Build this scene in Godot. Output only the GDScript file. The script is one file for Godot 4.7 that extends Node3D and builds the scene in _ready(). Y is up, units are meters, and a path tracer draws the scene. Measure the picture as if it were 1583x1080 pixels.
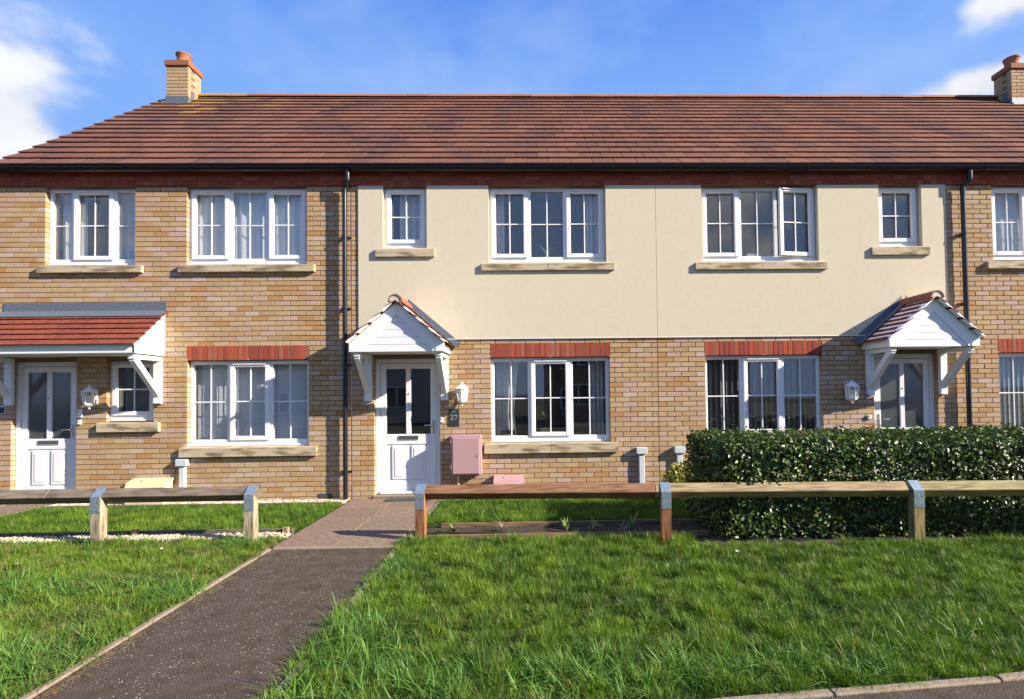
extends Node3D

# ------------------------------------------------------------------ mesh builder
class MB:
	var v := PackedVector3Array()
	var n := PackedVector3Array()
	var c := PackedColorArray()
	var col := Color.WHITE
	var xf := Transform3D.IDENTITY

	func tri(a: Vector3, b: Vector3, d: Vector3, na: Vector3, nb: Vector3, nd: Vector3) -> void:
		a = xf * a; b = xf * b; d = xf * d
		na = (xf.basis * na).normalized(); nb = (xf.basis * nb).normalized(); nd = (xf.basis * nd).normalized()
		if (b - a).cross(d - a).dot(na + nb + nd) > 0.0:
			var t := b; b = d; d = t
			t = nb; nb = nd; nd = t
		v.append(a); v.append(b); v.append(d)
		n.append(na); n.append(nb); n.append(nd)
		c.append(col); c.append(col); c.append(col)

	func flat(a: Vector3, b: Vector3, d: Vector3, hint: Vector3) -> void:
		var g := (b - a).cross(d - a).normalized()
		if g.dot(hint) < 0.0: g = -g
		tri(a, b, d, g, g, g)

	func quad(a: Vector3, b: Vector3, d: Vector3, e: Vector3, hint: Vector3) -> void:
		flat(a, b, d, hint)
		flat(a, d, e, hint)

	func box(p: Vector3, q: Vector3, back := true) -> void:
		quad(Vector3(p.x, p.y, q.z), Vector3(q.x, p.y, q.z), q, Vector3(p.x, q.y, q.z), Vector3(0, 0, 1))
		if back: quad(p, Vector3(q.x, p.y, p.z), Vector3(q.x, q.y, p.z), Vector3(p.x, q.y, p.z), Vector3(0, 0, -1))
		quad(Vector3(q.x, p.y, p.z), Vector3(q.x, p.y, q.z), q, Vector3(q.x, q.y, p.z), Vector3(1, 0, 0))
		quad(p, Vector3(p.x, p.y, q.z), Vector3(p.x, q.y, q.z), Vector3(p.x, q.y, p.z), Vector3(-1, 0, 0))
		quad(Vector3(p.x, q.y, p.z), Vector3(q.x, q.y, p.z), q, Vector3(p.x, q.y, q.z), Vector3(0, 1, 0))
		quad(p, Vector3(q.x, p.y, p.z), Vector3(q.x, p.y, q.z), Vector3(p.x, p.y, q.z), Vector3(0, -1, 0))

	func cbox(p: Vector3, q: Vector3, b: float) -> void:   # box with chamfered edges
		var m := (p + q) / 2
		var h := (q - p) / 2
		b = minf(b, minf(h.x, minf(h.y, h.z)) * 0.9)
		var k := h - Vector3(b, b, b)
		for ax in 3:
			var u := (ax + 1) % 3
			var w := (ax + 2) % 3
			for s in [-1.0, 1.0]:
				var pts := []
				for e in [[-1, -1], [1, -1], [1, 1], [-1, 1]]:
					var r := Vector3.ZERO
					r[ax] = s * h[ax]; r[u] = e[0] * k[u]; r[w] = e[1] * k[w]
					pts.append(m + r)
				var hint := Vector3.ZERO
				hint[ax] = s
				quad(pts[0], pts[1], pts[2], pts[3], hint)
				for t in [-1.0, 1.0]:   # chamfers between ax side s and u side t
					var a1 := Vector3.ZERO; a1[ax] = s * h[ax]; a1[u] = t * k[u]; a1[w] = -k[w]
					var a2 := a1; a2[w] = k[w]
					var b1 := a1; b1[ax] = s * k[ax]; b1[u] = t * h[u]
					var b2 := b1; b2[w] = k[w]
					var hh := Vector3.ZERO; hh[ax] = s; hh[u] = t
					quad(m + a1, m + a2, m + b2, m + b1, hh)
		for sx in [-1.0, 1.0]:
			for sy in [-1.0, 1.0]:
				for sz in [-1.0, 1.0]:
					var sg := Vector3(sx, sy, sz)
					flat(m + sg * Vector3(h.x, k.y, k.z), m + sg * Vector3(k.x, h.y, k.z), m + sg * Vector3(k.x, k.y, h.z), sg)

	func prism(poly: PackedVector2Array, z0: float, z1: float) -> void:   # polygon in x, y pushed along z
		var ix := Geometry2D.triangulate_polygon(poly)
		for i in range(0, ix.size(), 3):
			var a := poly[ix[i]]; var b := poly[ix[i + 1]]; var d := poly[ix[i + 2]]
			flat(Vector3(a.x, a.y, z1), Vector3(b.x, b.y, z1), Vector3(d.x, d.y, z1), Vector3(0, 0, z1 - z0))
			flat(Vector3(a.x, a.y, z0), Vector3(b.x, b.y, z0), Vector3(d.x, d.y, z0), Vector3(0, 0, z0 - z1))
		var area := 0.0
		for i in poly.size():
			var a := poly[i]; var b := poly[(i + 1) % poly.size()]
			area += a.x * b.y - b.x * a.y
		for i in poly.size():
			var a := poly[i]; var b := poly[(i + 1) % poly.size()]
			var o := Vector3(b.y - a.y, a.x - b.x, 0) * signf(area)
			quad(Vector3(a.x, a.y, z0), Vector3(b.x, b.y, z0), Vector3(b.x, b.y, z1), Vector3(a.x, a.y, z1), o)

	func tube(pts: Array, r: float, sides := 10, r_end := -1.0) -> void:
		var rings := []
		var nrm := []
		var up := Vector3(0.31, 0.2, 0.93)
		for i in pts.size():
			var d: Vector3 = (pts[mini(i + 1, pts.size() - 1)] - pts[maxi(i - 1, 0)]).normalized()
			var sx := up.cross(d).normalized()
			var sy := d.cross(sx)
			up = sy
			var rr := r if r_end < 0 else lerpf(r, r_end, float(i) / (pts.size() - 1))
			var ring := []; var nn := []
			for k in sides:
				var a := TAU * k / sides
				var o := sx * cos(a) + sy * sin(a)
				ring.append(pts[i] + o * rr); nn.append(o)
			rings.append(ring); nrm.append(nn)
		for i in pts.size() - 1:
			for k in sides:
				var l := (k + 1) % sides
				tri(rings[i][k], rings[i][l], rings[i + 1][l], nrm[i][k], nrm[i][l], nrm[i + 1][l])
				tri(rings[i][k], rings[i + 1][l], rings[i + 1][k], nrm[i][k], nrm[i + 1][l], nrm[i + 1][k])
		for e in [0, pts.size() - 1]:
			var d: Vector3 = (pts[0] - pts[1]) if e == 0 else (pts[-1] - pts[-2])
			for k in sides:
				flat(pts[e], rings[e][k], rings[e][(k + 1) % sides], d)

	func lathe(prof: Array, sides: int, smooth := true, a0 := 0.0) -> void:   # profile of Vector2(radius, height) about y
		for i in prof.size() - 1:
			var p: Vector2 = prof[i]; var q: Vector2 = prof[i + 1]
			var sl := Vector2(q.y - p.y, p.x - q.x).normalized()
			if sl.length() < 0.5: sl = Vector2(1, 0)
			for k in sides:
				var a := a0 + TAU * k / sides; var b := a0 + TAU * (k + 1) / sides
				var da := Vector3(cos(a), 0, sin(a)); var db := Vector3(cos(b), 0, sin(b))
				var na := da * sl.x + Vector3(0, sl.y, 0); var nb := db * sl.x + Vector3(0, sl.y, 0)
				if not smooth:
					na = (na + nb).normalized(); nb = na
				var p1 := da * p.x + Vector3(0, p.y, 0); var p2 := db * p.x + Vector3(0, p.y, 0)
				var q1 := da * q.x + Vector3(0, q.y, 0); var q2 := db * q.x + Vector3(0, q.y, 0)
				if p.x > 1e-5: tri(p1, p2, q2, na, nb, nb)
				if q.x > 1e-5: tri(p1, q2, q1, na, nb, na)

	func mesh(m: Material) -> ArrayMesh:
		var arr := []
		arr.resize(Mesh.ARRAY_MAX)
		arr[Mesh.ARRAY_VERTEX] = v
		arr[Mesh.ARRAY_NORMAL] = n
		arr[Mesh.ARRAY_COLOR] = c
		var am := ArrayMesh.new()
		am.add_surface_from_arrays(Mesh.PRIMITIVE_TRIANGLES, arr)
		am.surface_set_material(0, m)
		return am

# ------------------------------------------------------------------ node helpers
var taken := {}
var rng := RandomNumberGenerator.new()
var mats := {}
var tex := {}

func numbered(parent: Node, called: String) -> String:
	var key := str(parent.get_instance_id()) + called
	var k: int = taken.get(key, 0)
	taken[key] = k + 1
	return called if k == 0 else "%s_%03d" % [called, k]

func put(parent: Node, called: String, m: Mesh, at := Transform3D.IDENTITY) -> MeshInstance3D:
	var o := MeshInstance3D.new()
	o.name = numbered(parent, called)
	o.mesh = m
	o.transform = at
	parent.add_child(o, true)
	return o

func group(parent: Node, called: String, at := Vector3.ZERO) -> Node3D:
	var o := Node3D.new()
	o.name = numbered(parent, called)
	o.position = at
	parent.add_child(o, true)
	return o

func tag(o: Node, label: String, category: String, grp := "") -> Node:
	o.set_meta("label", label)
	o.set_meta("category", category)
	if grp: o.set_meta("group", grp)
	return o

func structure(called: String, m: Mesh, label := "") -> MeshInstance3D:
	var o := put(self, called, m)
	o.set_meta("kind", "structure")
	if label: o.set_meta("label", label)
	return o

func lin(r: float, g: float, b: float) -> Color:
	return Color(r, g, b).linear_to_srgb()

# ------------------------------------------------------------------ textures and materials
func noise_tex(called: String, size: int, freq: float, octaves: int, stops: Array, normal := 0.0, kind := FastNoiseLite.TYPE_SIMPLEX_SMOOTH, sd := 1) -> void:
	var f := FastNoiseLite.new()
	f.seed = sd
	f.noise_type = kind
	f.frequency = freq
	f.fractal_type = FastNoiseLite.FRACTAL_FBM if octaves > 1 else FastNoiseLite.FRACTAL_NONE
	f.fractal_octaves = octaves
	var t := NoiseTexture2D.new()
	t.width = size; t.height = size
	t.seamless = true
	t.seamless_blend_skirt = 0.15
	t.noise = f
	if normal > 0.0:
		t.as_normal_map = true
		t.bump_strength = normal
	elif stops:
		var g := Gradient.new()
		g.offsets = PackedFloat32Array(stops.map(func(s): return s[0]))
		g.colors = PackedColorArray(stops.map(func(s): return s[1]))
		t.color_ramp = g
	tex[called] = t

func grey(x: float) -> Color:
	return Color(x, x, x)

func M(called: String, albedo: Color, rough: float, o := {}) -> StandardMaterial3D:
	var m := StandardMaterial3D.new()
	m.resource_name = called
	m.albedo_color = albedo
	m.roughness = rough
	m.metallic = o.get("metal", 0.0)
	m.vertex_color_use_as_albedo = o.get("vc", true)
	m.metallic_specular = o.get("spec", 0.5)
	if o.has("tex"):
		m.albedo_texture = tex[o.tex]
		m.uv1_triplanar = true
		m.uv1_world_triplanar = true
		m.uv1_scale = o.get("scale", Vector3.ONE)
	if o.has("bump"):
		m.normal_enabled = true
		m.normal_texture = tex[o.bump]
		m.normal_scale = o.get("bump_scale", 1.0)
		m.uv1_triplanar = true
		m.uv1_world_triplanar = true
		m.uv1_scale = o.get("scale", Vector3.ONE)
	if o.has("backlight"):
		m.backlight_enabled = true
		m.backlight = o.backlight
	if o.has("alpha"):
		m.transparency = BaseMaterial3D.TRANSPARENCY_ALPHA
		m.albedo_color.a = o.alpha
	mats[called] = m
	return m

func make_materials() -> void:
	noise_tex("grain", 512, 0.03, 5, [[0.0, grey(0.74)], [0.5, grey(0.9)], [1.0, grey(1.0)]])
	noise_tex("brick_face", 512, 0.02, 6, [[0.0, grey(0.74)], [0.4, grey(0.9)], [0.62, grey(0.97)], [1.0, grey(1.0)]], 0.0, FastNoiseLite.TYPE_SIMPLEX_SMOOTH, 5)
	noise_tex("relief", 512, 0.06, 4, [], 6.0)
	noise_tex("soft_relief", 512, 0.012, 3, [], 5.0, FastNoiseLite.TYPE_SIMPLEX_SMOOTH, 8)
	noise_tex("stain", 512, 0.008, 6, [[0.0, Color(0.50, 0.48, 0.44)], [0.3, Color(0.74, 0.72, 0.67)], [0.5, Color(0.93, 0.92, 0.89)], [1.0, grey(1.0)]], 0.0, FastNoiseLite.TYPE_SIMPLEX_SMOOTH, 12)
	noise_tex("plaster", 1024, 0.006, 6, [[0.0, Color(0.972, 0.97, 0.96)], [0.35, Color(0.99, 0.988, 0.984)], [1.0, grey(1.0)]], 0.0, FastNoiseLite.TYPE_SIMPLEX_SMOOTH, 21)
	noise_tex("wood", 512, 0.01, 5, [[0.0, Color(0.5, 0.47, 0.44)], [0.45, Color(0.82, 0.80, 0.78)], [1.0, grey(1.0)]], 0.0, FastNoiseLite.TYPE_SIMPLEX_SMOOTH, 31)
	noise_tex("tarmac", 1024, 0.11, 2, [[0.0, Color(0.42, 0.40, 0.38)], [0.5, Color(0.62, 0.59, 0.56)], [0.66, Color(0.72, 0.69, 0.66)], [0.74, Color(1.0, 0.97, 0.92)], [1.0, Color(1.0, 0.98, 0.95)]], 0.0, FastNoiseLite.TYPE_SIMPLEX_SMOOTH, 41)
	noise_tex("tarmac_patch", 512, 0.008, 5, [[0.0, Color(0.88, 0.83, 0.78)], [0.45, Color(0.96, 0.94, 0.93)], [1.0, grey(1.0)]], 0.0, FastNoiseLite.TYPE_SIMPLEX_SMOOTH, 44)
	noise_tex("tarmac_relief", 1024, 0.13, 2, [], 9.0, FastNoiseLite.TYPE_SIMPLEX_SMOOTH, 41)
	noise_tex("slab", 512, 0.02, 6, [[0.0, Color(0.80, 0.76, 0.72)], [0.45, Color(0.92, 0.90, 0.88)], [1.0, grey(1.0)]], 0.0, FastNoiseLite.TYPE_SIMPLEX_SMOOTH, 51)
	noise_tex("soil", 512, 0.05, 5, [[0.0, grey(0.35)], [1.0, grey(1.0)]], 0.0, FastNoiseLite.TYPE_SIMPLEX_SMOOTH, 61)

	M("brick", Color.WHITE, 0.9, {"spec": 0.25, "tex": "brick_face", "bump": "relief", "bump_scale": 0.5, "scale": Vector3(5, 9, 5)})
	M("mortar", lin(0.25, 0.175, 0.115), 0.95, {"spec": 0.2, "tex": "grain", "scale": Vector3(4, 4, 4)})
	M("render_coat", lin(0.625, 0.56, 0.425), 0.95, {"spec": 0.2, "tex": "plaster", "bump": "relief", "bump_scale": 0.05, "scale": Vector3(0.9, 0.7, 0.9)})
	M("plastic_white", lin(0.80, 0.80, 0.81), 0.28)
	M("timber_white", lin(0.78, 0.79, 0.80), 0.5)
	M("stone", lin(0.55, 0.455, 0.325), 0.95, {"tex": "stain", "bump": "relief", "bump_scale": 0.08, "scale": Vector3(0.43, 1.9, 0.6)})
	M("roof_tile", Color.WHITE, 0.9, {"spec": 0.22, "tex": "brick_face", "bump": "relief", "bump_scale": 0.45, "scale": Vector3(2.2, 2.2, 2.2)})
	M("lead", lin(0.17, 0.20, 0.245), 0.5, {"tex": "grain", "scale": Vector3(1.5, 1.5, 1.5), "metal": 0.2})
	M("plastic_black", lin(0.012, 0.013, 0.018), 0.3)
	M("plastic_grey", lin(0.55, 0.58, 0.62), 0.4)
	M("glass", lin(0.9, 0.95, 0.95), 0.0, {"alpha": 0.002, "vc": false})
	M("glass_obscure", lin(0.14, 0.16, 0.165), 0.1, {"alpha": 0.3, "vc": false})
	M("lantern_glass", lin(0.85, 0.88, 0.88), 0.08, {"alpha": 0.2, "vc": false})
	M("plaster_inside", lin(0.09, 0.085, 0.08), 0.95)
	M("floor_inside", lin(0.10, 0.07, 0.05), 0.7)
	M("cloth", Color.WHITE, 0.95, {"backlight": lin(0.35, 0.35, 0.35)})
	M("blind", Color.WHITE, 0.85)
	M("chrome", lin(0.6, 0.6, 0.6), 0.25, {"metal": 1.0})
	M("pink_plastic", lin(0.46, 0.275, 0.285), 0.5)
	M("cream_plastic", lin(0.66, 0.56, 0.33), 0.55)
	M("slate", lin(0.03, 0.034, 0.04), 0.6, {"tex": "grain", "scale": Vector3(4, 4, 4)})
	M("plain", Color.WHITE, 0.7)
	M("leafy", Color.WHITE, 0.5, {"backlight": lin(0.3, 0.4, 0.1)})
	M("clay", Color.WHITE, 0.85, {"tex": "brick_face", "scale": Vector3(4, 4, 4)})
	M("wood_along", Color.WHITE, 0.85, {"spec": 0.3, "tex": "wood", "bump": "soft_relief", "bump_scale": 0.3, "scale": Vector3(0.5, 7, 7)})
	M("wood_up", Color.WHITE, 0.85, {"spec": 0.3, "tex": "wood", "bump": "soft_relief", "bump_scale": 0.3, "scale": Vector3(8, 0.6, 8)})
	M("galvanised", lin(0.36, 0.45, 0.53), 0.45, {"tex": "grain", "scale": Vector3(2, 2, 2), "metal": 0.5})
	var t := M("tarmac", lin(0.265, 0.238, 0.218), 0.95, {"spec": 0.2, "tex": "tarmac", "bump": "tarmac_relief", "bump_scale": 0.7, "scale": Vector3(1.1, 1.1, 1.1)})
	t.detail_enabled = true
	t.detail_albedo = tex["tarmac_patch"]
	t.detail_blend_mode = BaseMaterial3D.BLEND_MODE_MUL
	t.detail_uv_layer = BaseMaterial3D.DETAIL_UV_1
	M("slab", Color.WHITE, 0.92, {"spec": 0.2, "tex": "slab", "bump": "relief", "bump_scale": 0.4, "scale": Vector3(1.3, 1.3, 1.3)})
	M("concrete", lin(0.29, 0.235, 0.175), 0.92, {"tex": "slab", "bump": "relief", "bump_scale": 0.5, "scale": Vector3(2.0, 2.0, 2.0)})
	M("earth", lin(0.10, 0.07, 0.048), 1.0, {"tex": "soil", "bump": "relief", "bump_scale": 1.0, "scale": Vector3(2, 2, 2)})
	M("turf", lin(0.045, 0.065, 0.018), 1.0, {"tex": "soil", "scale": Vector3(2, 2, 2)})
	M("pebble", Color.WHITE, 0.85)
	M("grass", Color.WHITE, 0.42, {"backlight": lin(0.36, 0.5, 0.12), "spec": 0.35})
	M("hedge_leaf", Color.WHITE, 0.40, {"backlight": lin(0.2, 0.3, 0.06), "spec": 0.5})
	M("bark", lin(0.09, 0.065, 0.045), 0.95)

# ------------------------------------------------------------------ sky
func make_sky() -> Image:
	var w := 2048
	var h := 1024
	var im := Image.create(w, h, false, Image.FORMAT_RGBF)
	var f := FastNoiseLite.new(); f.seed = 7; f.noise_type = FastNoiseLite.TYPE_SIMPLEX_SMOOTH; f.frequency = 4.5; f.fractal_octaves = 6; f.fractal_gain = 0.52
	var g := FastNoiseLite.new(); g.seed = 19; g.noise_type = FastNoiseLite.TYPE_SIMPLEX_SMOOTH; g.frequency = 1.1; g.fractal_octaves = 4
	# clouds: azimuth from straight ahead to the right, height, width, depth (degrees), strength
	var clouds := [[-46.5, 20.0, 5.5, 4.2, 0.85], [-42.0, 26.5, 5.0, 3.0, 0.33], [44.5, 29.3, 3.2, 1.8, 0.72], [42.5, 24.3, 4.0, 1.6, 0.75], [20.0, 31.0, 3.0, 1.3, 0.23],
		[85.0, 22.0, 16.0, 8.0, 0.7], [-95.0, 20.0, 18.0, 8.0, 0.7], [140.0, 24.0, 18.0, 9.0, 0.75], [-140.0, 18.0, 14.0, 7.0, 0.6], [165.0, 14.0, 12.0, 5.0, 0.6], [-75.0, 45.0, 14.0, 9.0, 0.4], [60.0, 52.0, 14.0, 8.0, 0.35], [-160.0, 40.0, 14.0, 8.0, 0.4]]
	for y in h:
		var el := PI / 2 - (y + 0.5) / h * PI
		for x in w:
			if el < -0.02:
				im.set_pixel(x, y, Color(0.16, 0.17, 0.15))
				continue
			var az := wrapf((x + 0.5) / w * TAU, -PI, PI)
			var d := Vector3(sin(az) * cos(el), sin(el), -cos(az) * cos(el))
			var deg := rad_to_deg(maxf(el, 0.0))
			var c := Color(0.44, 0.62, 0.97).lerp(Color(0.265, 0.50, 1.0), clampf(deg / 20.0, 0, 1))
			c = c.lerp(Color(0.22, 0.45, 1.0), smoothstep(18.0, 30.0, deg))
			c = c.lerp(Color(0.12, 0.31, 0.90), smoothstep(28.0, 40.0, deg))
			c = c.lerp(Color(0.045, 0.14, 0.55), smoothstep(38.0, 80.0, deg))
			var q := d
			q.y *= 1.7
			var nz := f.get_noise_3dv(q * 1.5)
			var low := g.get_noise_3dv(q * 1.3)
			var a := 0.0
			for k in clouds:
				var da: float = wrapf(rad_to_deg(az) - k[0], -180, 180) * cos(el) / k[2]
				var de: float = (rad_to_deg(el) - k[1]) / k[3]
				a += k[4] * exp(-(da * da + de * de) * 0.9)
			var dens := clampf((a * 1.25 + nz * 0.62 * smoothstep(0.02, 0.5, a + 0.12) - 0.28) * 1.7, 0.0, 1.0)
			dens = smoothstep(0.0, 1.0, dens) * 0.94
			var veil := clampf((low + nz * 0.45 + 0.12) * 0.55, 0.0, 0.30)
			c = c.lerp(Color(0.56, 0.72, 1.02), veil)
			var lit := clampf(0.93 + nz * 0.25, 0.72, 1.08)
			c = c.lerp(Color(0.98, 1.0, 1.04) * lit, dens)
			im.set_pixel(x, y, c)
	return im

# ------------------------------------------------------------------ building pieces
const BRICKS := [[0.531, 0.36, 0.202], [0.55, 0.387, 0.219], [0.507, 0.328, 0.172], [0.564, 0.413, 0.253], [0.521, 0.337, 0.21], [0.55, 0.38, 0.278], [0.589, 0.448, 0.348], [0.492, 0.291, 0.137], [0.541, 0.384, 0.214], [0.507, 0.347, 0.2], [0.56, 0.398, 0.305], [0.512, 0.281, 0.122]]
const REDS := [[0.40, 0.09, 0.052], [0.45, 0.108, 0.06], [0.36, 0.085, 0.056], [0.43, 0.13, 0.085], [0.47, 0.105, 0.052], [0.35, 0.075, 0.05]]
const TILES := [[0.193, 0.093, 0.069], [0.176, 0.088, 0.069], [0.211, 0.099, 0.071], [0.159, 0.083, 0.067], [0.229, 0.109, 0.076], [0.185, 0.087, 0.065], [0.144, 0.078, 0.067], [0.222, 0.101, 0.067], [0.306, 0.193, 0.057], [0.243, 0.138, 0.062]]
var brick_meshes := []
var soldier_meshes := []
var tile_meshes := []
var small_tile_meshes := []
var slat_mesh: ArrayMesh

func shared_meshes() -> void:
	for k in BRICKS:
		var b := MB.new(); b.col = Color(k[0], k[1], k[2])
		b.cbox(Vector3(0, 0, -0.1), Vector3(0.215, 0.065, 0), 0.0025)
		brick_meshes.append(b.mesh(mats.brick))
	for k in REDS:
		var b := MB.new(); b.col = Color(k[0], k[1], k[2])
		b.cbox(Vector3(0, 0, -0.1), Vector3(1, 1, 0), 0.004)   # scaled to size
		soldier_meshes.append(b.mesh(mats.brick))
	for k in TILES:
		var b := MB.new(); b.col = Color(k[0], k[1], k[2])
		b.cbox(Vector3(-0.1635, -0.021, -0.395), Vector3(0.1635, 0.0, 0.0), 0.004)
		tile_meshes.append(b.mesh(mats.roof_tile))
	for k in [[0.25, 0.072, 0.045], [0.265, 0.078, 0.048], [0.225, 0.066, 0.044], [0.245, 0.075, 0.048]]:
		var b := MB.new(); b.col = Color(k[0], k[1], k[2])
		b.cbox(Vector3(-0.0815, -0.013, -0.19), Vector3(0.0815, 0.0, 0.0), 0.003)
		small_tile_meshes.append(b.mesh(mats.roof_tile))

func cells(lo: float, hi: float, cuts: Array) -> Array:
	var s := [lo, hi]
	for c in cuts:
		if c > lo + 1e-4 and c < hi - 1e-4 and not s.has(c): s.append(c)
	s.sort()
	return s

# a wall of thickness z0..z1 with rectangular holes [x0, x1, y0, y1]
func holed(b: MB, x0: float, x1: float, y0: float, y1: float, z0: float, z1: float, holes: Array) -> void:
	var ys := cells(y0, y1, holes.map(func(h): return h[2]) + holes.map(func(h): return h[3]))
	for j in ys.size() - 1:
		var my: float = (ys[j] + ys[j + 1]) / 2
		var spans := []
		for h in holes:
			if h[2] < my and h[3] > my: spans.append([h[0], h[1]])
		spans.sort()
		var x := x0
		for s in spans:
			if s[0] > x + 1e-4: b.box(Vector3(x, ys[j], z0), Vector3(minf(s[0], x1), ys[j + 1], z1))
			x = maxf(x, s[1])
		if x < x1 - 1e-4: b.box(Vector3(x, ys[j], z0), Vector3(x1, ys[j + 1], z1))

# bricks in stretcher bond; areas and holes are [x0, x1, y0, y1]; returns [x, y, length] of each
func bond(areas: Array, holes: Array, phase: float) -> Array:
	var out := []
	for k in range(-1, 64):
		var y := 0.055 + 0.075 * (k)
		for a in areas:
			if y < a[2] - 0.001 or y + 0.065 > a[3] + 0.004: continue
			var spans := [[a[0], a[1]]]
			for h in holes:
				if h[2] < y + 0.05 and h[3] > y + 0.015:
					var nx := []
					for s in spans:
						if h[0] >= s[1] or h[1] <= s[0]: nx.append(s); continue
						if h[0] > s[0] + 0.03: nx.append([s[0], h[0]])
						if h[1] < s[1] - 0.03: nx.append([h[1], s[1]])
					spans = nx
			for s in spans:
				var first := out.size()
				var i := floori((s[0] - phase) / 0.225) - 1
				while true:
					var bx := phase + i * 0.225 + (0.1125 if posmod(k, 2) else 0.0)
					i += 1
					var l := maxf(bx, s[0])
					var r := minf(bx + 0.215, s[1])
					if bx > s[1]: break
					if r - l > 0.045: out.append([l, y, r - l])
				if out.size() > first:
					var p: Array = out[first]
					p[2] += p[0] - s[0]
					p[0] = s[0]
					var q: Array = out[-1]
					q[2] = s[1] - q[0]
	return out

func lay_bricks(wall: Node3D, list: Array, most: int) -> void:
	var eye := Vector3(0, 1.52, 7.85)
	list.sort_custom(func(p, q): return Vector3(p[0], p[1], 0).distance_squared_to(eye) < Vector3(q[0], q[1], 0).distance_squared_to(eye))
	var rest := MB.new()
	for i in list.size():
		var p: Array = list[i]
		var kind := rng.randi() % 12
		if kind in [6, 7, 11] and rng.randf() < 0.45: kind = rng.randi() % 5
		var z := rng.randf_range(-0.002, 0.0015)
		if i < most:
			var at := Transform3D(Basis.from_euler(Vector3(0, rng.randf_range(-0.004, 0.004), rng.randf_range(-0.005, 0.005))).scaled_local(Vector3(p[2] / 0.215, 1, 1)), Vector3(p[0], p[1], z) - wall.position)
			put(wall, "brick", brick_meshes[kind], at)
		else:
			var k: Array = BRICKS[kind]
			rest.col = Color(k[0], k[1], k[2])
			rest.box(Vector3(p[0], p[1], -0.1) - wall.position, Vector3(p[0] + p[2], p[1] + 0.065, z) - wall.position, false)
	if rest.v.size():
		var o := put(wall, "brickwork", rest.mesh(mats.brick))
		o.set_meta("kind", "stuff")

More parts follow.
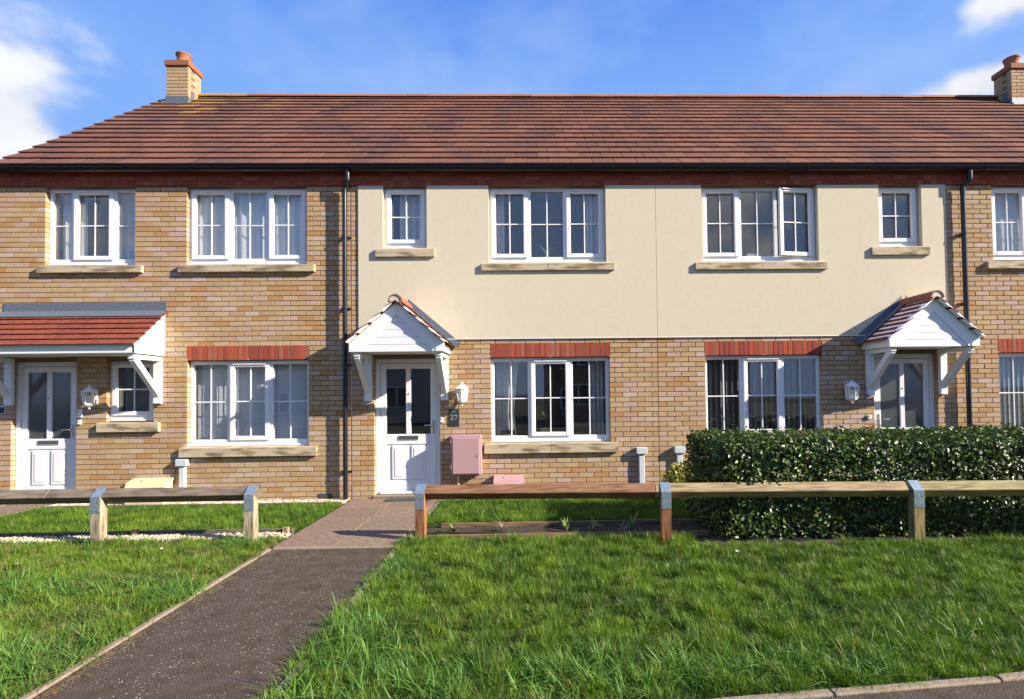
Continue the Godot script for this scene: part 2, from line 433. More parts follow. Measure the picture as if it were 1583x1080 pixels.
# lights: [kind, glass width, vertical bar] with kind "F" fixed or "C" casement, "O" ajar
func window(house: Node3D, x0: float, x1: float, yb: float, yt: float, lights: Array, o := {}) -> Node3D:
	var part := group(house, "window", Vector3((x0 + x1) / 2, yb, 0) - house.position)
	var off := part.position + house.position
	var zf: float = o.get("z", -0.07)
	var glass := 0.0
	var fixed := 0.1 + 0.057 * (lights.size() - 1)
	for l in lights:
		glass += l[1]
		if l[0] != "F": fixed += 0.11
	var k := (x1 - x0 - fixed) / glass
	var f := MB.new()
	f.xf.origin = -off
	f.cbox(Vector3(x0, yb + 0.03, zf - 0.06), Vector3(x0 + 0.05, yt, zf), 0.006)
	f.cbox(Vector3(x1 - 0.05, yb + 0.03, zf - 0.06), Vector3(x1, yt, zf), 0.006)
	f.cbox(Vector3(x0 + 0.05, yt - 0.058, zf - 0.06), Vector3(x1 - 0.05, yt, zf - 0.002), 0.006)
	f.cbox(Vector3(x0 + 0.05, yb + 0.03, zf - 0.06), Vector3(x1 - 0.05, yb + 0.1, zf - 0.002), 0.006)
	f.cbox(Vector3(x0, yb + 0.004, zf - 0.06), Vector3(x1, yb + 0.032, zf + 0.018), 0.005)
	var x := x0 + 0.05
	for i in lights.size():
		var l: Array = lights[i]
		var w: float = l[1] * k + (0.0 if l[0] == "F" else 0.11)
		var a := x
		var e := x + w
		var gy0 := yb + 0.105
		var gy1 := yt - 0.064
		var ga := a
		var ge := e
		var swing := Transform3D.IDENTITY
		if l[0] != "F":
			if l[0] == "O":
				swing = Transform3D(Basis(Vector3.UP, 0.135), Vector3.ZERO)
				swing.origin = Vector3(e, 0, zf) - swing.basis * Vector3(e, 0, zf)
			gy0 = yb + 0.15; gy1 = yt - 0.1
			ga = a + 0.055; ge = e - 0.055
			var c := MB.new()
			c.xf = Transform3D(Basis.IDENTITY, -off) * swing
			var ca := a - 0.012; var ce := e + 0.012; var cy0 := yb + 0.086; var cy1 := yt - 0.038
			c.cbox(Vector3(ca, cy0, zf - 0.03), Vector3(ga, cy1, zf + 0.02), 0.008)
			c.cbox(Vector3(ge, cy0, zf - 0.03), Vector3(ce, cy1, zf + 0.02), 0.008)
			c.cbox(Vector3(ga, gy1, zf - 0.03), Vector3(ge, cy1, zf + 0.019), 0.008)
			c.cbox(Vector3(ga, cy0, zf - 0.03), Vector3(ge, gy0, zf + 0.019), 0.008)
			put(part, "casement", c.mesh(mats.plastic_white))
			var tv := MB.new()
			tv.xf = c.xf
			tv.cbox(Vector3(ga - 0.02, cy1 - 0.03, zf + 0.018), Vector3(ge + 0.02, cy1 - 0.006, zf + 0.036), 0.006)
			put(part, "trickle_vent", tv.mesh(mats.plastic_white))
		var p := MB.new()
		var tilt := Transform3D(Basis.from_euler(Vector3(rng.randf_range(-0.006, 0.006), rng.randf_range(-0.006, 0.006), 0)), Vector3((ga + ge) / 2, (gy0 + gy1) / 2, zf - 0.03))
		p.xf = Transform3D(Basis.IDENTITY, -off) * swing * tilt
		var hw := (ge - ga) / 2 + 0.006; var hh := (gy1 - gy0) / 2 + 0.006
		p.box(Vector3(-hw, -hh, -0.002), Vector3(hw, hh, 0.002))
		p.box(Vector3(-hw, -hh, -0.022), Vector3(hw, hh, -0.018))
		put(part, "pane", p.mesh(mats[o.get("glass", "glass")]))
		var bars := [[Vector3(ga, (gy0 + gy1) / 2 - 0.009, 0), Vector3(ge, (gy0 + gy1) / 2 + 0.009, 0)]]
		if l[2]: bars.append([Vector3((ga + ge) / 2 - 0.009, gy0, 0.001), Vector3((ga + ge) / 2 + 0.009, gy1, 0.001)])
		for q in bars:
			var g := MB.new()
			g.xf = Transform3D(Basis.IDENTITY, -off) * swing
			g.cbox(q[0] + Vector3(0, 0, zf - 0.024), q[1] + Vector3(0, 0, zf - 0.013), 0.003)
			put(part, "glazing_bar", g.mesh(mats.plastic_white))
		x = e + 0.057
		if i < lights.size() - 1:
			f.cbox(Vector3(e, yb + 0.1, zf - 0.06), Vector3(x, yt - 0.058, zf - 0.001), 0.006)
	put(part, "frame", f.mesh(mats.plastic_white))
	if o.has("sill"):
		var s: Array = o.sill
		var holder := part
		for i in s[4]:
			var b := MB.new()
			var a := lerpf(s[0], s[1], float(i) / s[4]) + (0.003 if i > 0 else 0.0)
			var e := lerpf(s[0], s[1], float(i + 1) / s[4]) - (0.003 if i < s[4] - 1 else 0.0)
			b.xf = Transform3D(Basis(Vector3(0, 0, -1), Vector3(0, 1, 0), Vector3(1, 0, 0)), -off)
			b.prism(PackedVector2Array([Vector2(-0.052, s[2]), Vector2(-0.056, s[2] + 0.004), Vector2(-0.056, s[3] - 0.006), Vector2(-0.05, s[3]), Vector2(0.12, s[3] + 0.018), Vector2(0.12, s[2])]), a, e)
			put(holder, "sill", b.mesh(mats.stone))
	return part

func door(house: Node3D, x0: float, x1: float, yb: float, yt: float, hand: int, glass: String) -> Node3D:
	var part := group(house, "door", Vector3((x0 + x1) / 2, yb, 0) - house.position)
	var off := part.position + house.position
	var zf := -0.07
	var f := MB.new(); f.xf.origin = -off
	f.cbox(Vector3(x0, yb, zf - 0.06), Vector3(x0 + 0.068, yt, zf), 0.006)
	f.cbox(Vector3(x1 - 0.068, yb, zf - 0.06), Vector3(x1, yt, zf), 0.006)
	f.cbox(Vector3(x0 + 0.068, yt - 0.068, zf - 0.06), Vector3(x1 - 0.068, yt, zf - 0.001), 0.006)
	f.cbox(Vector3(x0 + 0.068, yb, zf - 0.06), Vector3(x1 - 0.068, yb + 0.045, zf + 0.02), 0.006)
	put(part, "frame", f.mesh(mats.plastic_white))
	var a := x0 + 0.074
	var e := x1 - 0.074
	var w := e - a
	var m := (a + e) / 2
	var gy0 := 0.955
	var gy1 := 1.945
	var top := yt - 0.074
	var bot := yb + 0.05
	var l := MB.new(); l.xf.origin = -off
	var st := 0.082   # stiles
	l.cbox(Vector3(a, bot, zf - 0.055), Vector3(a + st, top, zf - 0.012), 0.006)
	l.cbox(Vector3(e - st, bot, zf - 0.055), Vector3(e, top, zf - 0.012), 0.006)
	l.cbox(Vector3(a + st, gy1, zf - 0.055), Vector3(e - st, top, zf - 0.013), 0.006)
	l.cbox(Vector3(a + st, 0.80, zf - 0.055), Vector3(e - st, gy0, zf - 0.013), 0.006)
	l.cbox(Vector3(a + st, bot, zf - 0.055), Vector3(e - st, 0.255, zf - 0.013), 0.006)
	l.cbox(Vector3(m - 0.037, gy0, zf - 0.055), Vector3(m + 0.037, gy1, zf - 0.014), 0.006)
	l.cbox(Vector3(a + st, 0.255, zf - 0.05), Vector3(e - st, 0.80, zf - 0.026), 0.002)
	put(part, "leaf", l.mesh(mats.plastic_white))
	for s in [-1, 1]:
		var p0: float = (a + st) if s < 0 else (m + 0.037)
		var p1: float = (m - 0.037) if s < 0 else (e - st)
		var g := MB.new(); g.xf.origin = -off
		g.box(Vector3(p0 - 0.004, gy0 - 0.004, zf - 0.034), Vector3(p1 + 0.004, gy1 + 0.004, zf - 0.03))
		g.box(Vector3(p0 - 0.004, gy0 - 0.004, zf - 0.05), Vector3(p1 + 0.004, gy1 + 0.004, zf - 0.046))
		put(part, "pane", g.mesh(mats[glass]))
		var q := MB.new(); q.xf.origin = -off
		var c0: float = m + s * w * 0.175
		q.cbox(Vector3(c0 - 0.105, 0.275, zf - 0.03), Vector3(c0 + 0.105, 0.785, zf - 0.012), 0.018)
		q.cbox(Vector3(c0 - 0.07, 0.31, zf - 0.03), Vector3(c0 + 0.07, 0.75, zf - 0.006), 0.012)
		put(part, "raised_panel", q.mesh(mats.plastic_white))
	var lp := MB.new(); lp.xf.origin = -off
	lp.cbox(Vector3(m - 0.15, 0.868, zf - 0.014), Vector3(m + 0.15, 0.932, zf - 0.002), 0.004)
	put(part, "letter_plate", lp.mesh(mats.chrome))
	var hd := MB.new(); hd.xf.origin = -off
	var hx := (e - 0.04) if hand > 0 else (a + 0.04)
	hd.cbox(Vector3(hx - 0.014, 0.955, zf - 0.013), Vector3(hx + 0.014, 1.17, zf - 0.001), 0.004)
	hd.tube([Vector3(hx, 1.09, zf), Vector3(hx, 1.09, zf + 0.04), Vector3(hx - hand * 0.03, 1.092, zf + 0.05), Vector3(hx - hand * 0.125, 1.088, zf + 0.046)], 0.009, 8)
	put(part, "handle", hd.mesh(mats.chrome))
	var sp := MB.new(); sp.xf = Transform3D(Basis(Vector3(1, 0, 0), -PI / 2), Vector3(m, 1.56, zf - 0.014) - off)
	sp.lathe([Vector2(0.011, 0), Vector2(0.011, -0.004), Vector2(0.0, -0.005)], 10)
	sp.lathe([Vector2(0.011, 0), Vector2(0.011, 0.004), Vector2(0.0, 0.005)], 10)
	put(part, "spyhole", sp.mesh(mats.plastic_black))
	return part

func roof_slope(house: Node3D, x0: float, x1: float, lichen := false, verge := false) -> Node3D:
	var roof := group(house, "roof", Vector3((x0 + x1) / 2, 4.96, 0) - house.position)
	var off := roof.position + house.position
	var deck := MB.new(); deck.xf.origin = -off
	var dn := Vector3(0, sin(deg_to_rad(-40)), cos(deg_to_rad(-40)))   # down the slope, towards the street
	var nm := Vector3(0, cos(deg_to_rad(40)), sin(deg_to_rad(40)))
	var eave := Vector3(0, 4.96, 0.22)
	var ridge := eave - dn * 5.0
	for s in [0, 1]:
		var e0 := eave - nm * 0.06 - dn * 0.08
		var r0 := ridge - nm * 0.06
		var flip := Vector3(1, 1, 1) if s == 0 else Vector3(1, 1, -1)
		var sh := Vector3.ZERO if s == 0 else Vector3(0, 0, 2 * r0.z)
		var pt := [e0 * flip + sh, r0 * flip + sh]
		var n2 := nm * flip
		var xa := x0 + 0.001; var xb := x1 - 0.001
		for q in [0.0, -0.03]:
			deck.quad(Vector3(xa, 0, 0) + pt[0] + n2 * q, Vector3(xb, 0, 0) + pt[0] + n2 * q, Vector3(xb, 0, 0) + pt[1] + n2 * q, Vector3(xa, 0, 0) + pt[1] + n2 * q, n2 * (1.0 if q == 0.0 else -1.0))
		for xx in [xa, xb]:
			deck.quad(Vector3(xx, 0, 0) + pt[0], Vector3(xx, 0, 0) + pt[1], Vector3(xx, 0, 0) + pt[1] - n2 * 0.03, Vector3(xx, 0, 0) + pt[0] - n2 * 0.03, Vector3(1 if xx == xb else -1, 0, 0))
	deck.col = Color(0.10, 0.055, 0.04)
	put(roof, "deck", deck.mesh(mats.roof_tile))
	var tilt := Basis(Vector3(1, 0, 0), deg_to_rad(40 - 5.2))
	var nf := FastNoiseLite.new(); nf.seed = 3; nf.frequency = 0.55
	for row in 17:
		var s := row * 0.30
		var half := 0.165 if row % 2 else 0.0
		var i := floori((x0 - half) / 0.33) - 1
		while true:
			var a := i * 0.33 + half
			i += 1
			var l := a
			var r := a + 0.327
			if a > x1: break
			if lichen: l = maxf(l, x0)   # cut at the verge; elsewhere a tile belongs to the house its middle is on
			if verge: r = minf(r, x1)
			if r - l < 0.03: continue
			if (l + r) / 2 >= x1 or (l + r) / 2 < x0: continue
			var dark := nf.get_noise_2d((l + r) * 0.9, s * 0.6) + rng.randf_range(-0.22, 0.22)
			var kind: int = [6, 3, 1, 5, 0, 2, 7, 4][clampi(int((dark + 0.5) * 8.0), 0, 7)]
			if lichen and s > 3.2 and l < -5.0:
				var lf := (s - 3.2) / 1.6 * clampf((-5.0 - l) / 1.6, 0, 1)
				if rng.randf() < lf * 1.1: kind = 8 if rng.randf() < 0.5 else 9
			var pos := eave - dn * s + nm * 0.004
			var sc := (r - l) / 0.327
			var zl := 1.0 if row < 16 else 0.5
			var bs := tilt * Basis.from_euler(Vector3(rng.randf_range(-0.006, 0.006), 0, rng.randf_range(-0.004, 0.004)))
			put(roof, "tile", tile_meshes[kind], Transform3D(bs.scaled_local(Vector3(sc, 1, zl)), Vector3((l + r) / 2, 0, 0) + pos - off))
	var nrt := roundi((x1 - x0) / 0.45)
	var pitch := (x1 - x0) / nrt
	for k in nrt:
		var rt := MB.new()
		var c: Array = [[0.36, 0.15, 0.085], [0.39, 0.17, 0.095], [0.33, 0.13, 0.08]][rng.randi() % 3]
		if lichen and k < 4: c = [0.40, 0.25, 0.07]
		rt.col = Color(c[0], c[1], c[2])
		var pl := PackedVector2Array()
		for q in 9:
			var an := PI * (0.05 + 0.90 * q / 8.0)
			pl.append(Vector2(cos(an) * 0.13, sin(an) * 0.115))
		for q in 9:
			var an := PI * (0.95 - 0.90 * q / 8.0)
			pl.append(Vector2(cos(an) * 0.112, sin(an) * 0.097))
		rt.xf = Transform3D(Basis(Vector3(0, 0, -1), Vector3(0, 1, 0), Vector3(1, 0, 0)), Vector3(x0, ridge.y - 0.082 + rng.randf_range(-0.003, 0.003), ridge.z) - off)
		rt.prism(pl, k * pitch + 0.002, (k + 1) * pitch - 0.002)
		put(roof, "ridge_tile", rt.mesh(mats.clay))
	return roof

func eaves(house: Node3D, x0: float, x1: float) -> void:
	var c := group(house, "corbel", Vector3((x0 + x1) / 2, 4.7, 0) - house.position)
	var w := MB.new(); w.xf.origin = -c.position - house.position
	w.box(Vector3(x0, 4.703, -0.3), Vector3(x1, 4.925, 0.022))
	put(c, "mortar_bed", w.mesh(mats.mortar))
	var hold := Node3D.new(); hold.position = c.position + house.position   # only for the row helper's offset
	for row in [["header_brick", 4.706, 0.1025, 0.065, 0.03], ["stretcher_brick", 4.781, 0.215, 0.065, 0.03], ["stretcher_brick", 4.856, 0.215, 0.065, 0.03]]:
		var n := maxi(1, roundi((x1 - x0) / (row[2] + 0.01)))
		var pitch: float = (x1 - x0) / n
		for i in n:
			var m: ArrayMesh = soldier_meshes[rng.randi() % 6]
			put(c, row[0], m, Transform3D(Basis.IDENTITY.scaled(Vector3(pitch - 0.01, row[3], 1)), Vector3(x0 + i * pitch + 0.005, row[1], row[4] + rng.randf_range(-0.002, 0.002)) - hold.position))
	hold.free()
	var f := MB.new()
	f.xf.origin = -house.position
	f.box(Vector3(x0, 4.915, -0.05), Vector3(x1, 4.985, 0.055))
	f.box(Vector3(x0, 4.985, -0.05), Vector3(x1, 5.02, 0.02))
	put(house, "fascia_board", f.mesh(mats.plastic_black))
	var gut := group(house, "gutter", Vector3((x0 + x1) / 2, 4.85, 0.1) - house.position)
	var off := gut.position + house.position
	var g := MB.new()
	var pl := PackedVector2Array()
	for q in 13:
		var an := PI + PI * q / 12.0
		pl.append(Vector2(cos(an) * 0.06, sin(an) * 0.074))
	for q in 13:
		var an := TAU - PI * q / 12.0
		pl.append(Vector2(cos(an) * 0.056, sin(an) * 0.070))
	g.xf = Transform3D(Basis(Vector3(0, 0, -1), Vector3(0, 1, 0), Vector3(1, 0, 0)), Vector3(0, 4.945, 0.125) - off)
	g.prism(pl, x0, x1)
	put(gut, "trough", g.mesh(mats.plastic_black))
	var x := x0 + 0.4
	while x < x1 - 0.1:
		var b := MB.new()
		b.xf = g.xf
		var p2 := PackedVector2Array()
		for q in 13:
			var an := PI + PI * q / 12.0
			p2.append(Vector2(cos(an) * 0.065, sin(an) * 0.080))
		p2.append(Vector2(0.06, 0.008)); p2.append(Vector2(-0.065, 0.008))
		b.prism(p2, x, x + 0.03)
		put(gut, "bracket", b.mesh(mats.plastic_black))
		x += 0.93

func downpipe(house: Node3D, x: float, gx: float) -> void:
	var d := group(house, "downpipe", Vector3(x, 0.05, 0.07) - house.position)
	var off := d.position + house.position
	var p := MB.new(); p.xf.origin = -off
	p.tube([Vector3(x, 0.03, 0.075), Vector3(x, 2.4, 0.075), Vector3(x, 4.58, 0.075)], 0.034, 14)
	put(d, "pipe", p.mesh(mats.plastic_black))
	var s := MB.new(); s.xf.origin = -off
	s.tube([Vector3(x, 4.52, 0.075), Vector3(x, 4.63, 0.075), Vector3(x + 0.01, 4.66, 0.08), Vector3(gx - 0.01, 4.72, 0.12), Vector3(gx, 4.75, 0.125), Vector3(gx, 4.88, 0.125)], 0.037, 14)
	put(d, "swan_neck", s.mesh(mats.plastic_black))
	for y in [0.42, 2.0, 3.92, 2.85]:
		var c := MB.new(); c.xf.origin = -off
		c.tube([Vector3(x, y - 0.014, 0.075), Vector3(x, y + 0.014, 0.075)], 0.041, 14)
		c.box(Vector3(x - 0.075, y - 0.012, 0.002), Vector3(x + 0.075, y + 0.012, 0.014))
		c.box(Vector3(x - 0.022, y - 0.012, 0.014), Vector3(x + 0.022, y + 0.012, 0.06))
		put(d, "clip", c.mesh(mats.plastic_black))

func bracket(parent: Node3D, x: float, off: Vector3, depth: float) -> void:
	var b := MB.new(); b.xf.origin = -off
	b.cbox(Vector3(x - 0.055, 1.46, 0.004), Vector3(x + 0.055, 2.15, 0.062), 0.006)
	b.cbox(Vector3(x - 0.048, 2.085, 0.062), Vector3(x + 0.048, 2.148, depth - 0.04), 0.006)
	b.xf = Transform3D(Basis(Vector3(0, 0, -1), Vector3(0, 1, 0), Vector3(1, 0, 0)), -off)
	b.prism(PackedVector2Array([Vector2(-0.062, 1.56), Vector2(-0.062, 1.68), Vector2(-depth + 0.15, 2.086), Vector2(-depth + 0.055, 2.086), Vector2(-depth + 0.055, 2.06)]), x - 0.035, x + 0.035)
	put(parent, "bracket", b.mesh(mats.timber_white))

func gable_canopy(house: Node3D, cx: float) -> void:
	var can := group(house, "canopy", Vector3(cx, 2.15, 0) - house.position)
	var off := can.position + house.position
	var hw := 0.655
	var depth := 0.60
	var ap := 2.835
	var ey := 2.262
	var fr := MB.new(); fr.xf.origin = -off
	# front board: outer gable outline with a triangular recess, as three planks
	var bot := 2.15
	var ia := Vector2(cx, 2.655)
	var il := Vector2(cx - 0.5, bot + 0.002)
	var ir := Vector2(cx + 0.5, bot + 0.002)
	fr.prism(PackedVector2Array([Vector2(cx - hw, bot), il, ia, Vector2(cx, ap), Vector2(cx - hw, ey)]), depth - 0.04, depth)
	fr.prism(PackedVector2Array([ir, Vector2(cx + hw, bot), Vector2(cx + hw, ey), Vector2(cx, ap), ia]), depth - 0.04, depth)
	put(can, "bargeboard", fr.mesh(mats.timber_white))
	for k in 5:
		var y0 := bot + 0.101 * k
		var y1 := minf(y0 + 0.097, ia.y - 0.004)
		var f0 := 0.5 * (1.0 - (y0 - bot) / (ia.y - bot)); var f1 := 0.5 * (1.0 - (y1 - bot) / (ia.y - bot))
		var bd := MB.new(); bd.xf.origin = -off
		if f1 < 0.01: bd.prism(PackedVector2Array([Vector2(cx - f0, y0), Vector2(cx + f0, y0), Vector2(cx, y1)]), depth - 0.035, depth - 0.012)
		else: bd.prism(PackedVector2Array([Vector2(cx - f0 - 0.004, y0), Vector2(cx + f0 + 0.004, y0), Vector2(cx + f1 + 0.004, y1), Vector2(cx - f1 - 0.004, y1)]), depth - 0.035, depth - 0.012 + (k % 2) * 0.0015)
		put(can, "board", bd.mesh(mats.timber_white))
	var bk := MB.new(); bk.xf.origin = -off
	bk.prism(PackedVector2Array([Vector2(cx - 0.6, bot + 0.004), Vector2(cx + 0.6, bot + 0.004), Vector2(cx, ap - 0.03)]), depth - 0.05, depth - 0.0405)
	bk.box(Vector3(cx - hw, bot, 0.004), Vector3(cx - hw + 0.02, ey - 0.005, depth - 0.041))
	bk.box(Vector3(cx + hw - 0.02, bot, 0.004), Vector3(cx + hw, ey - 0.005, depth - 0.041))
	bk.box(Vector3(cx - hw + 0.021, bot + 0.006, 0.004), Vector3(cx + hw - 0.021, bot + 0.018, depth - 0.051))
	put(can, "soffit", bk.mesh(mats.timber_white))
	for s in [-1, 1]:
		var eb := MB.new(); eb.xf.origin = -off   # boxed eaves end
		eb.cbox(Vector3(cx + s * (hw - 0.06) - 0.06, bot - 0.004, depth - 0.1), Vector3(cx + s * (hw - 0.06) + 0.062, ey + 0.004, depth + 0.008), 0.004)
		put(can, "eaves_box", eb.mesh(mats.timber_white))
	var ang := atan2(ap - ey, hw)
	for s in [-1.0, 1.0]:
		var dn := Vector3(s * cos(ang), -sin(ang), 0)
		var nm := Vector3(s * sin(ang), cos(ang), 0)
		var top := Vector3(cx, ap + 0.012, 0)
		var ln := hw / cos(ang) + 0.06
		var dk := MB.new(); dk.xf.origin = -off
		var o := nm * 0.004
		for q in [0.0, 0.018]:
			dk.quad(top + o + nm * q + Vector3(0, 0, 0.004), top + o + nm * q + Vector3(0, 0, depth + 0.074), top + dn * (ln - 0.05) + o + nm * q + Vector3(0, 0, depth + 0.074), top + dn * (ln - 0.05) + o + nm * q + Vector3(0, 0, 0.004), nm * (1 if q > 0 else -1))
		dk.quad(top + o + Vector3(0, 0, depth + 0.074), top + o + nm * 0.018 + Vector3(0, 0, depth + 0.074), top + dn * (ln - 0.05) + o + nm * 0.018 + Vector3(0, 0, depth + 0.074), top + dn * (ln - 0.05) + o + Vector3(0, 0, depth + 0.074), Vector3(0, 0, 1))
		dk.col = Color(0.62, 0.60, 0.50)
		put(can, "undercloak", dk.mesh(mats.plain))
		for row in 8:
			var t0 := 0.045 + (row + 1) * (ln - 0.045) / 8.0
			for q in 4:
				var z0 := 0.006 + q * 0.168 - (0.084 if row % 2 else 0.0)
				var a := maxf(z0, 0.004)
				var b := minf(z0 + 0.164, depth + 0.08)
				if q == 3 and row % 2 == 0: b = depth + 0.08
				if b - a < 0.03: continue
				var bs := Basis(Vector3(0, 0, -s), nm, dn).orthonormalized()
				bs = bs * Basis(Vector3(1, 0, 0), -0.17 + rng.randf_range(-0.015, 0.015))
				put(can, "tile", small_tile_meshes[rng.randi() % 4], Transform3D(bs.scaled_local(Vector3((b - a) / 0.163, 1, 0.8)), top + dn * t0 + nm * 0.034 + Vector3(0, 0, (a + b) / 2) - off))
		var fl := MB.new(); fl.xf.origin = -off   # lead flashing stepped up the wall
		var w0 := top + nm * 0.05
		var w1 := top + dn * (ln + 0.03) + nm * 0.05
		fl.quad(w0 + Vector3(0, 0.1, 0.021), w1 + nm * 0.085 + Vector3(0, 0, 0.021), w1 + Vector3(0, 0, 0.021), w0 + Vector3(0, 0, 0.021), Vector3(0, 0, 1))
		fl.quad(w0 + Vector3(0, 0.1, 0.021), w1 + nm * 0.085 + Vector3(0, 0, 0.021), w1 + nm * 0.085 + Vector3(0, 0, 0.001), w0 + Vector3(0, 0.1, 0.001), nm)
		fl.quad(w0 + Vector3(0, 0, 0.021), w1 + Vector3(0, 0, 0.021), w1 + Vector3(0, -0.004, 0.15), w0 + Vector3(0, -0.004, 0.15), nm)
		put(can, "flashing", fl.mesh(mats.lead))
	var rd := MB.new(); rd.xf.origin = -off + Vector3(cx, ap + 0.002, 0)
	rd.col = Color(0.33, 0.12, 0.07)
	var pl := PackedVector2Array()
	for q in 11:
		var an := PI * (-0.03 + 1.06 * q / 10.0)
		pl.append(Vector2(cos(an) * 0.098, sin(an) * 0.098))
	for q in 11:
		var an := PI * (1.03 - 1.06 * q / 10.0)
		pl.append(Vector2(cos(an) * 0.08, sin(an) * 0.08))
	rd.prism(pl, 0.004, depth * 0.5); rd.prism(pl, depth * 0.5 + 0.006, depth + 0.085)
	put(can, "ridge_tile", rd.mesh(mats.clay))
	var mo := MB.new(); mo.xf.origin = -off + Vector3(cx, ap + 0.002, 0)
	mo.col = Color(0.55, 0.52, 0.44)
	var pm := PackedVector2Array()
	for q in 11:
		var an := PI * q / 10.0
		pm.append(Vector2(cos(an) * 0.079, sin(an) * 0.079))
	pm.append(Vector2(0, 0.012))
	mo.prism(pm, depth + 0.0, depth + 0.076)
	put(can, "ridge_mortar", mo.mesh(mats.plain))
	bracket(can, cx - 0.565, off, depth)
	bracket(can, cx + 0.565, off, depth)

func lean_canopy(house: Node3D, x0: float, x1: float) -> void:
	var can := group(house, "canopy", Vector3((x0 + x1) / 2, 2.15, 0) - house.position)
	var off := can.position + house.position
	var depth := 0.60
	var ty := 2.80
	var ey := 2.30
	var f := MB.new(); f.xf.origin = -off
	f.cbox(Vector3(x0, 2.165, depth - 0.03), Vector3(x1 - 0.01, 2.29, depth), 0.004)
	put(can, "fascia_board", f.mesh(mats.timber_white))
	var sf := MB.new(); sf.xf.origin = -off
	sf.box(Vector3(x0, 2.168, 0.004), Vector3(x1 - 0.02, 2.18, depth - 0.031))
	put(can, "soffit", sf.mesh(mats.timber_white))
	var side := Basis(Vector3(0, 0, -1), Vector3(0, 1, 0), Vector3(1, 0, 0))
	for e in [0, 1]:
		var xa: float = (x1 - 0.04) if e else x0 + 0.01
		for k in 5:
			var y0 := 2.165 + k * 0.118
			var y1 := y0 + 0.114
			# roof line at distance z from the wall: y = ty - z * (ty - ey) / depth
			var z0 := minf(depth, (ty - 0.03 - y0) / (ty - ey) * depth)
			var z1 := minf(depth, (ty - 0.03 - y1) / (ty - ey) * depth)
			if z1 < 0.01: z1 = 0.01; y1 = ty - 0.035
			if z0 <= 0.02: continue
			var pl := PackedVector2Array([Vector2(-0.003, y0), Vector2(-z0, y0)])
			if z0 >= depth and z1 < depth: pl.append(Vector2(-depth, ty - 0.03 - (ty - ey)))
			pl.append(Vector2(-z1, y1)); pl.append(Vector2(-0.003, y1))
			var b := MB.new(); b.xf = Transform3D(side, -off)
			b.prism(pl, xa, xa + 0.026 + (k % 2) * 0.0015)
			put(can, "board", b.mesh(mats.timber_white))
	var dn := Vector3(0, ey - ty, depth).normalized()
	var nm := Vector3(0, depth, ty - ey).normalized()
	var ln := Vector2(depth, ty - ey).length() + 0.05
	var dk := MB.new(); dk.xf.origin = -off
	var top := Vector3(0, ty, 0.004)
	dk.quad(top + Vector3(x0, 0, 0), top + Vector3(x1, 0, 0), top + Vector3(x1, 0, 0) + dn * (ln - 0.02), top + Vector3(x0, 0, 0) + dn * (ln - 0.02), nm)
	dk.quad(top + Vector3(x0, 0, 0) - nm * 0.02, top + Vector3(x1, 0, 0) - nm * 0.02, top + Vector3(x1, 0, 0) - nm * 0.02 + dn * (ln - 0.02), top + Vector3(x0, 0, 0) - nm * 0.02 + dn * (ln - 0.02), -nm)
	dk.quad(top + Vector3(x1, 0, 0), top + Vector3(x1, 0, 0) - nm * 0.02, top + Vector3(x1, 0, 0) - nm * 0.02 + dn * (ln - 0.02), top + Vector3(x1, 0, 0) + dn * (ln - 0.02), Vector3(1, 0, 0))
	dk.col = Color(0.62, 0.58, 0.46)
	put(can, "undercloak", dk.mesh(mats.plain))
	var rows := 6
	for row in rows:
		var t0 := 0.03 + (row + 1) * (ln - 0.03) / rows
		var i := 0
		while true:
			var a := x0 + i * 0.166 - (0.083 if row % 2 else 0.0)
			i += 1
			var l := maxf(a, x0)
			var r := minf(a + 0.163, x1 + 0.012)
			if a > x1: break
			if r - l < 0.03: continue
			var bs := Basis(Vector3(1, 0, 0), nm, dn).orthonormalized() * Basis(Vector3(1, 0, 0), -0.17 + rng.randf_range(-0.015, 0.015))
			put(can, "tile", small_tile_meshes[rng.randi() % 4], Transform3D(bs.scaled_local(Vector3((r - l) / 0.163, 1, 0.9)), Vector3((l + r) / 2, 0, 0) + top + dn * t0 + nm * 0.03 - off))
	var fl := MB.new(); fl.xf.origin = -off
	fl.box(Vector3(x0, ty + 0.04, 0.001), Vector3(x1 + 0.01, ty + 0.165, 0.008))
	fl.quad(Vector3(x0, ty + 0.045, 0.008), Vector3(x1 + 0.01, ty + 0.045, 0.008), Vector3(x1 + 0.02, ty + 0.045, 0.008) + dn * 0.15, Vector3(x0, ty + 0.045, 0.008) + dn * 0.15, nm)
	put(can, "flashing", fl.mesh(mats.lead))
	bracket(can, x0 + 0.12, off, depth)
	bracket(can, x1 - 0.09, off, depth)

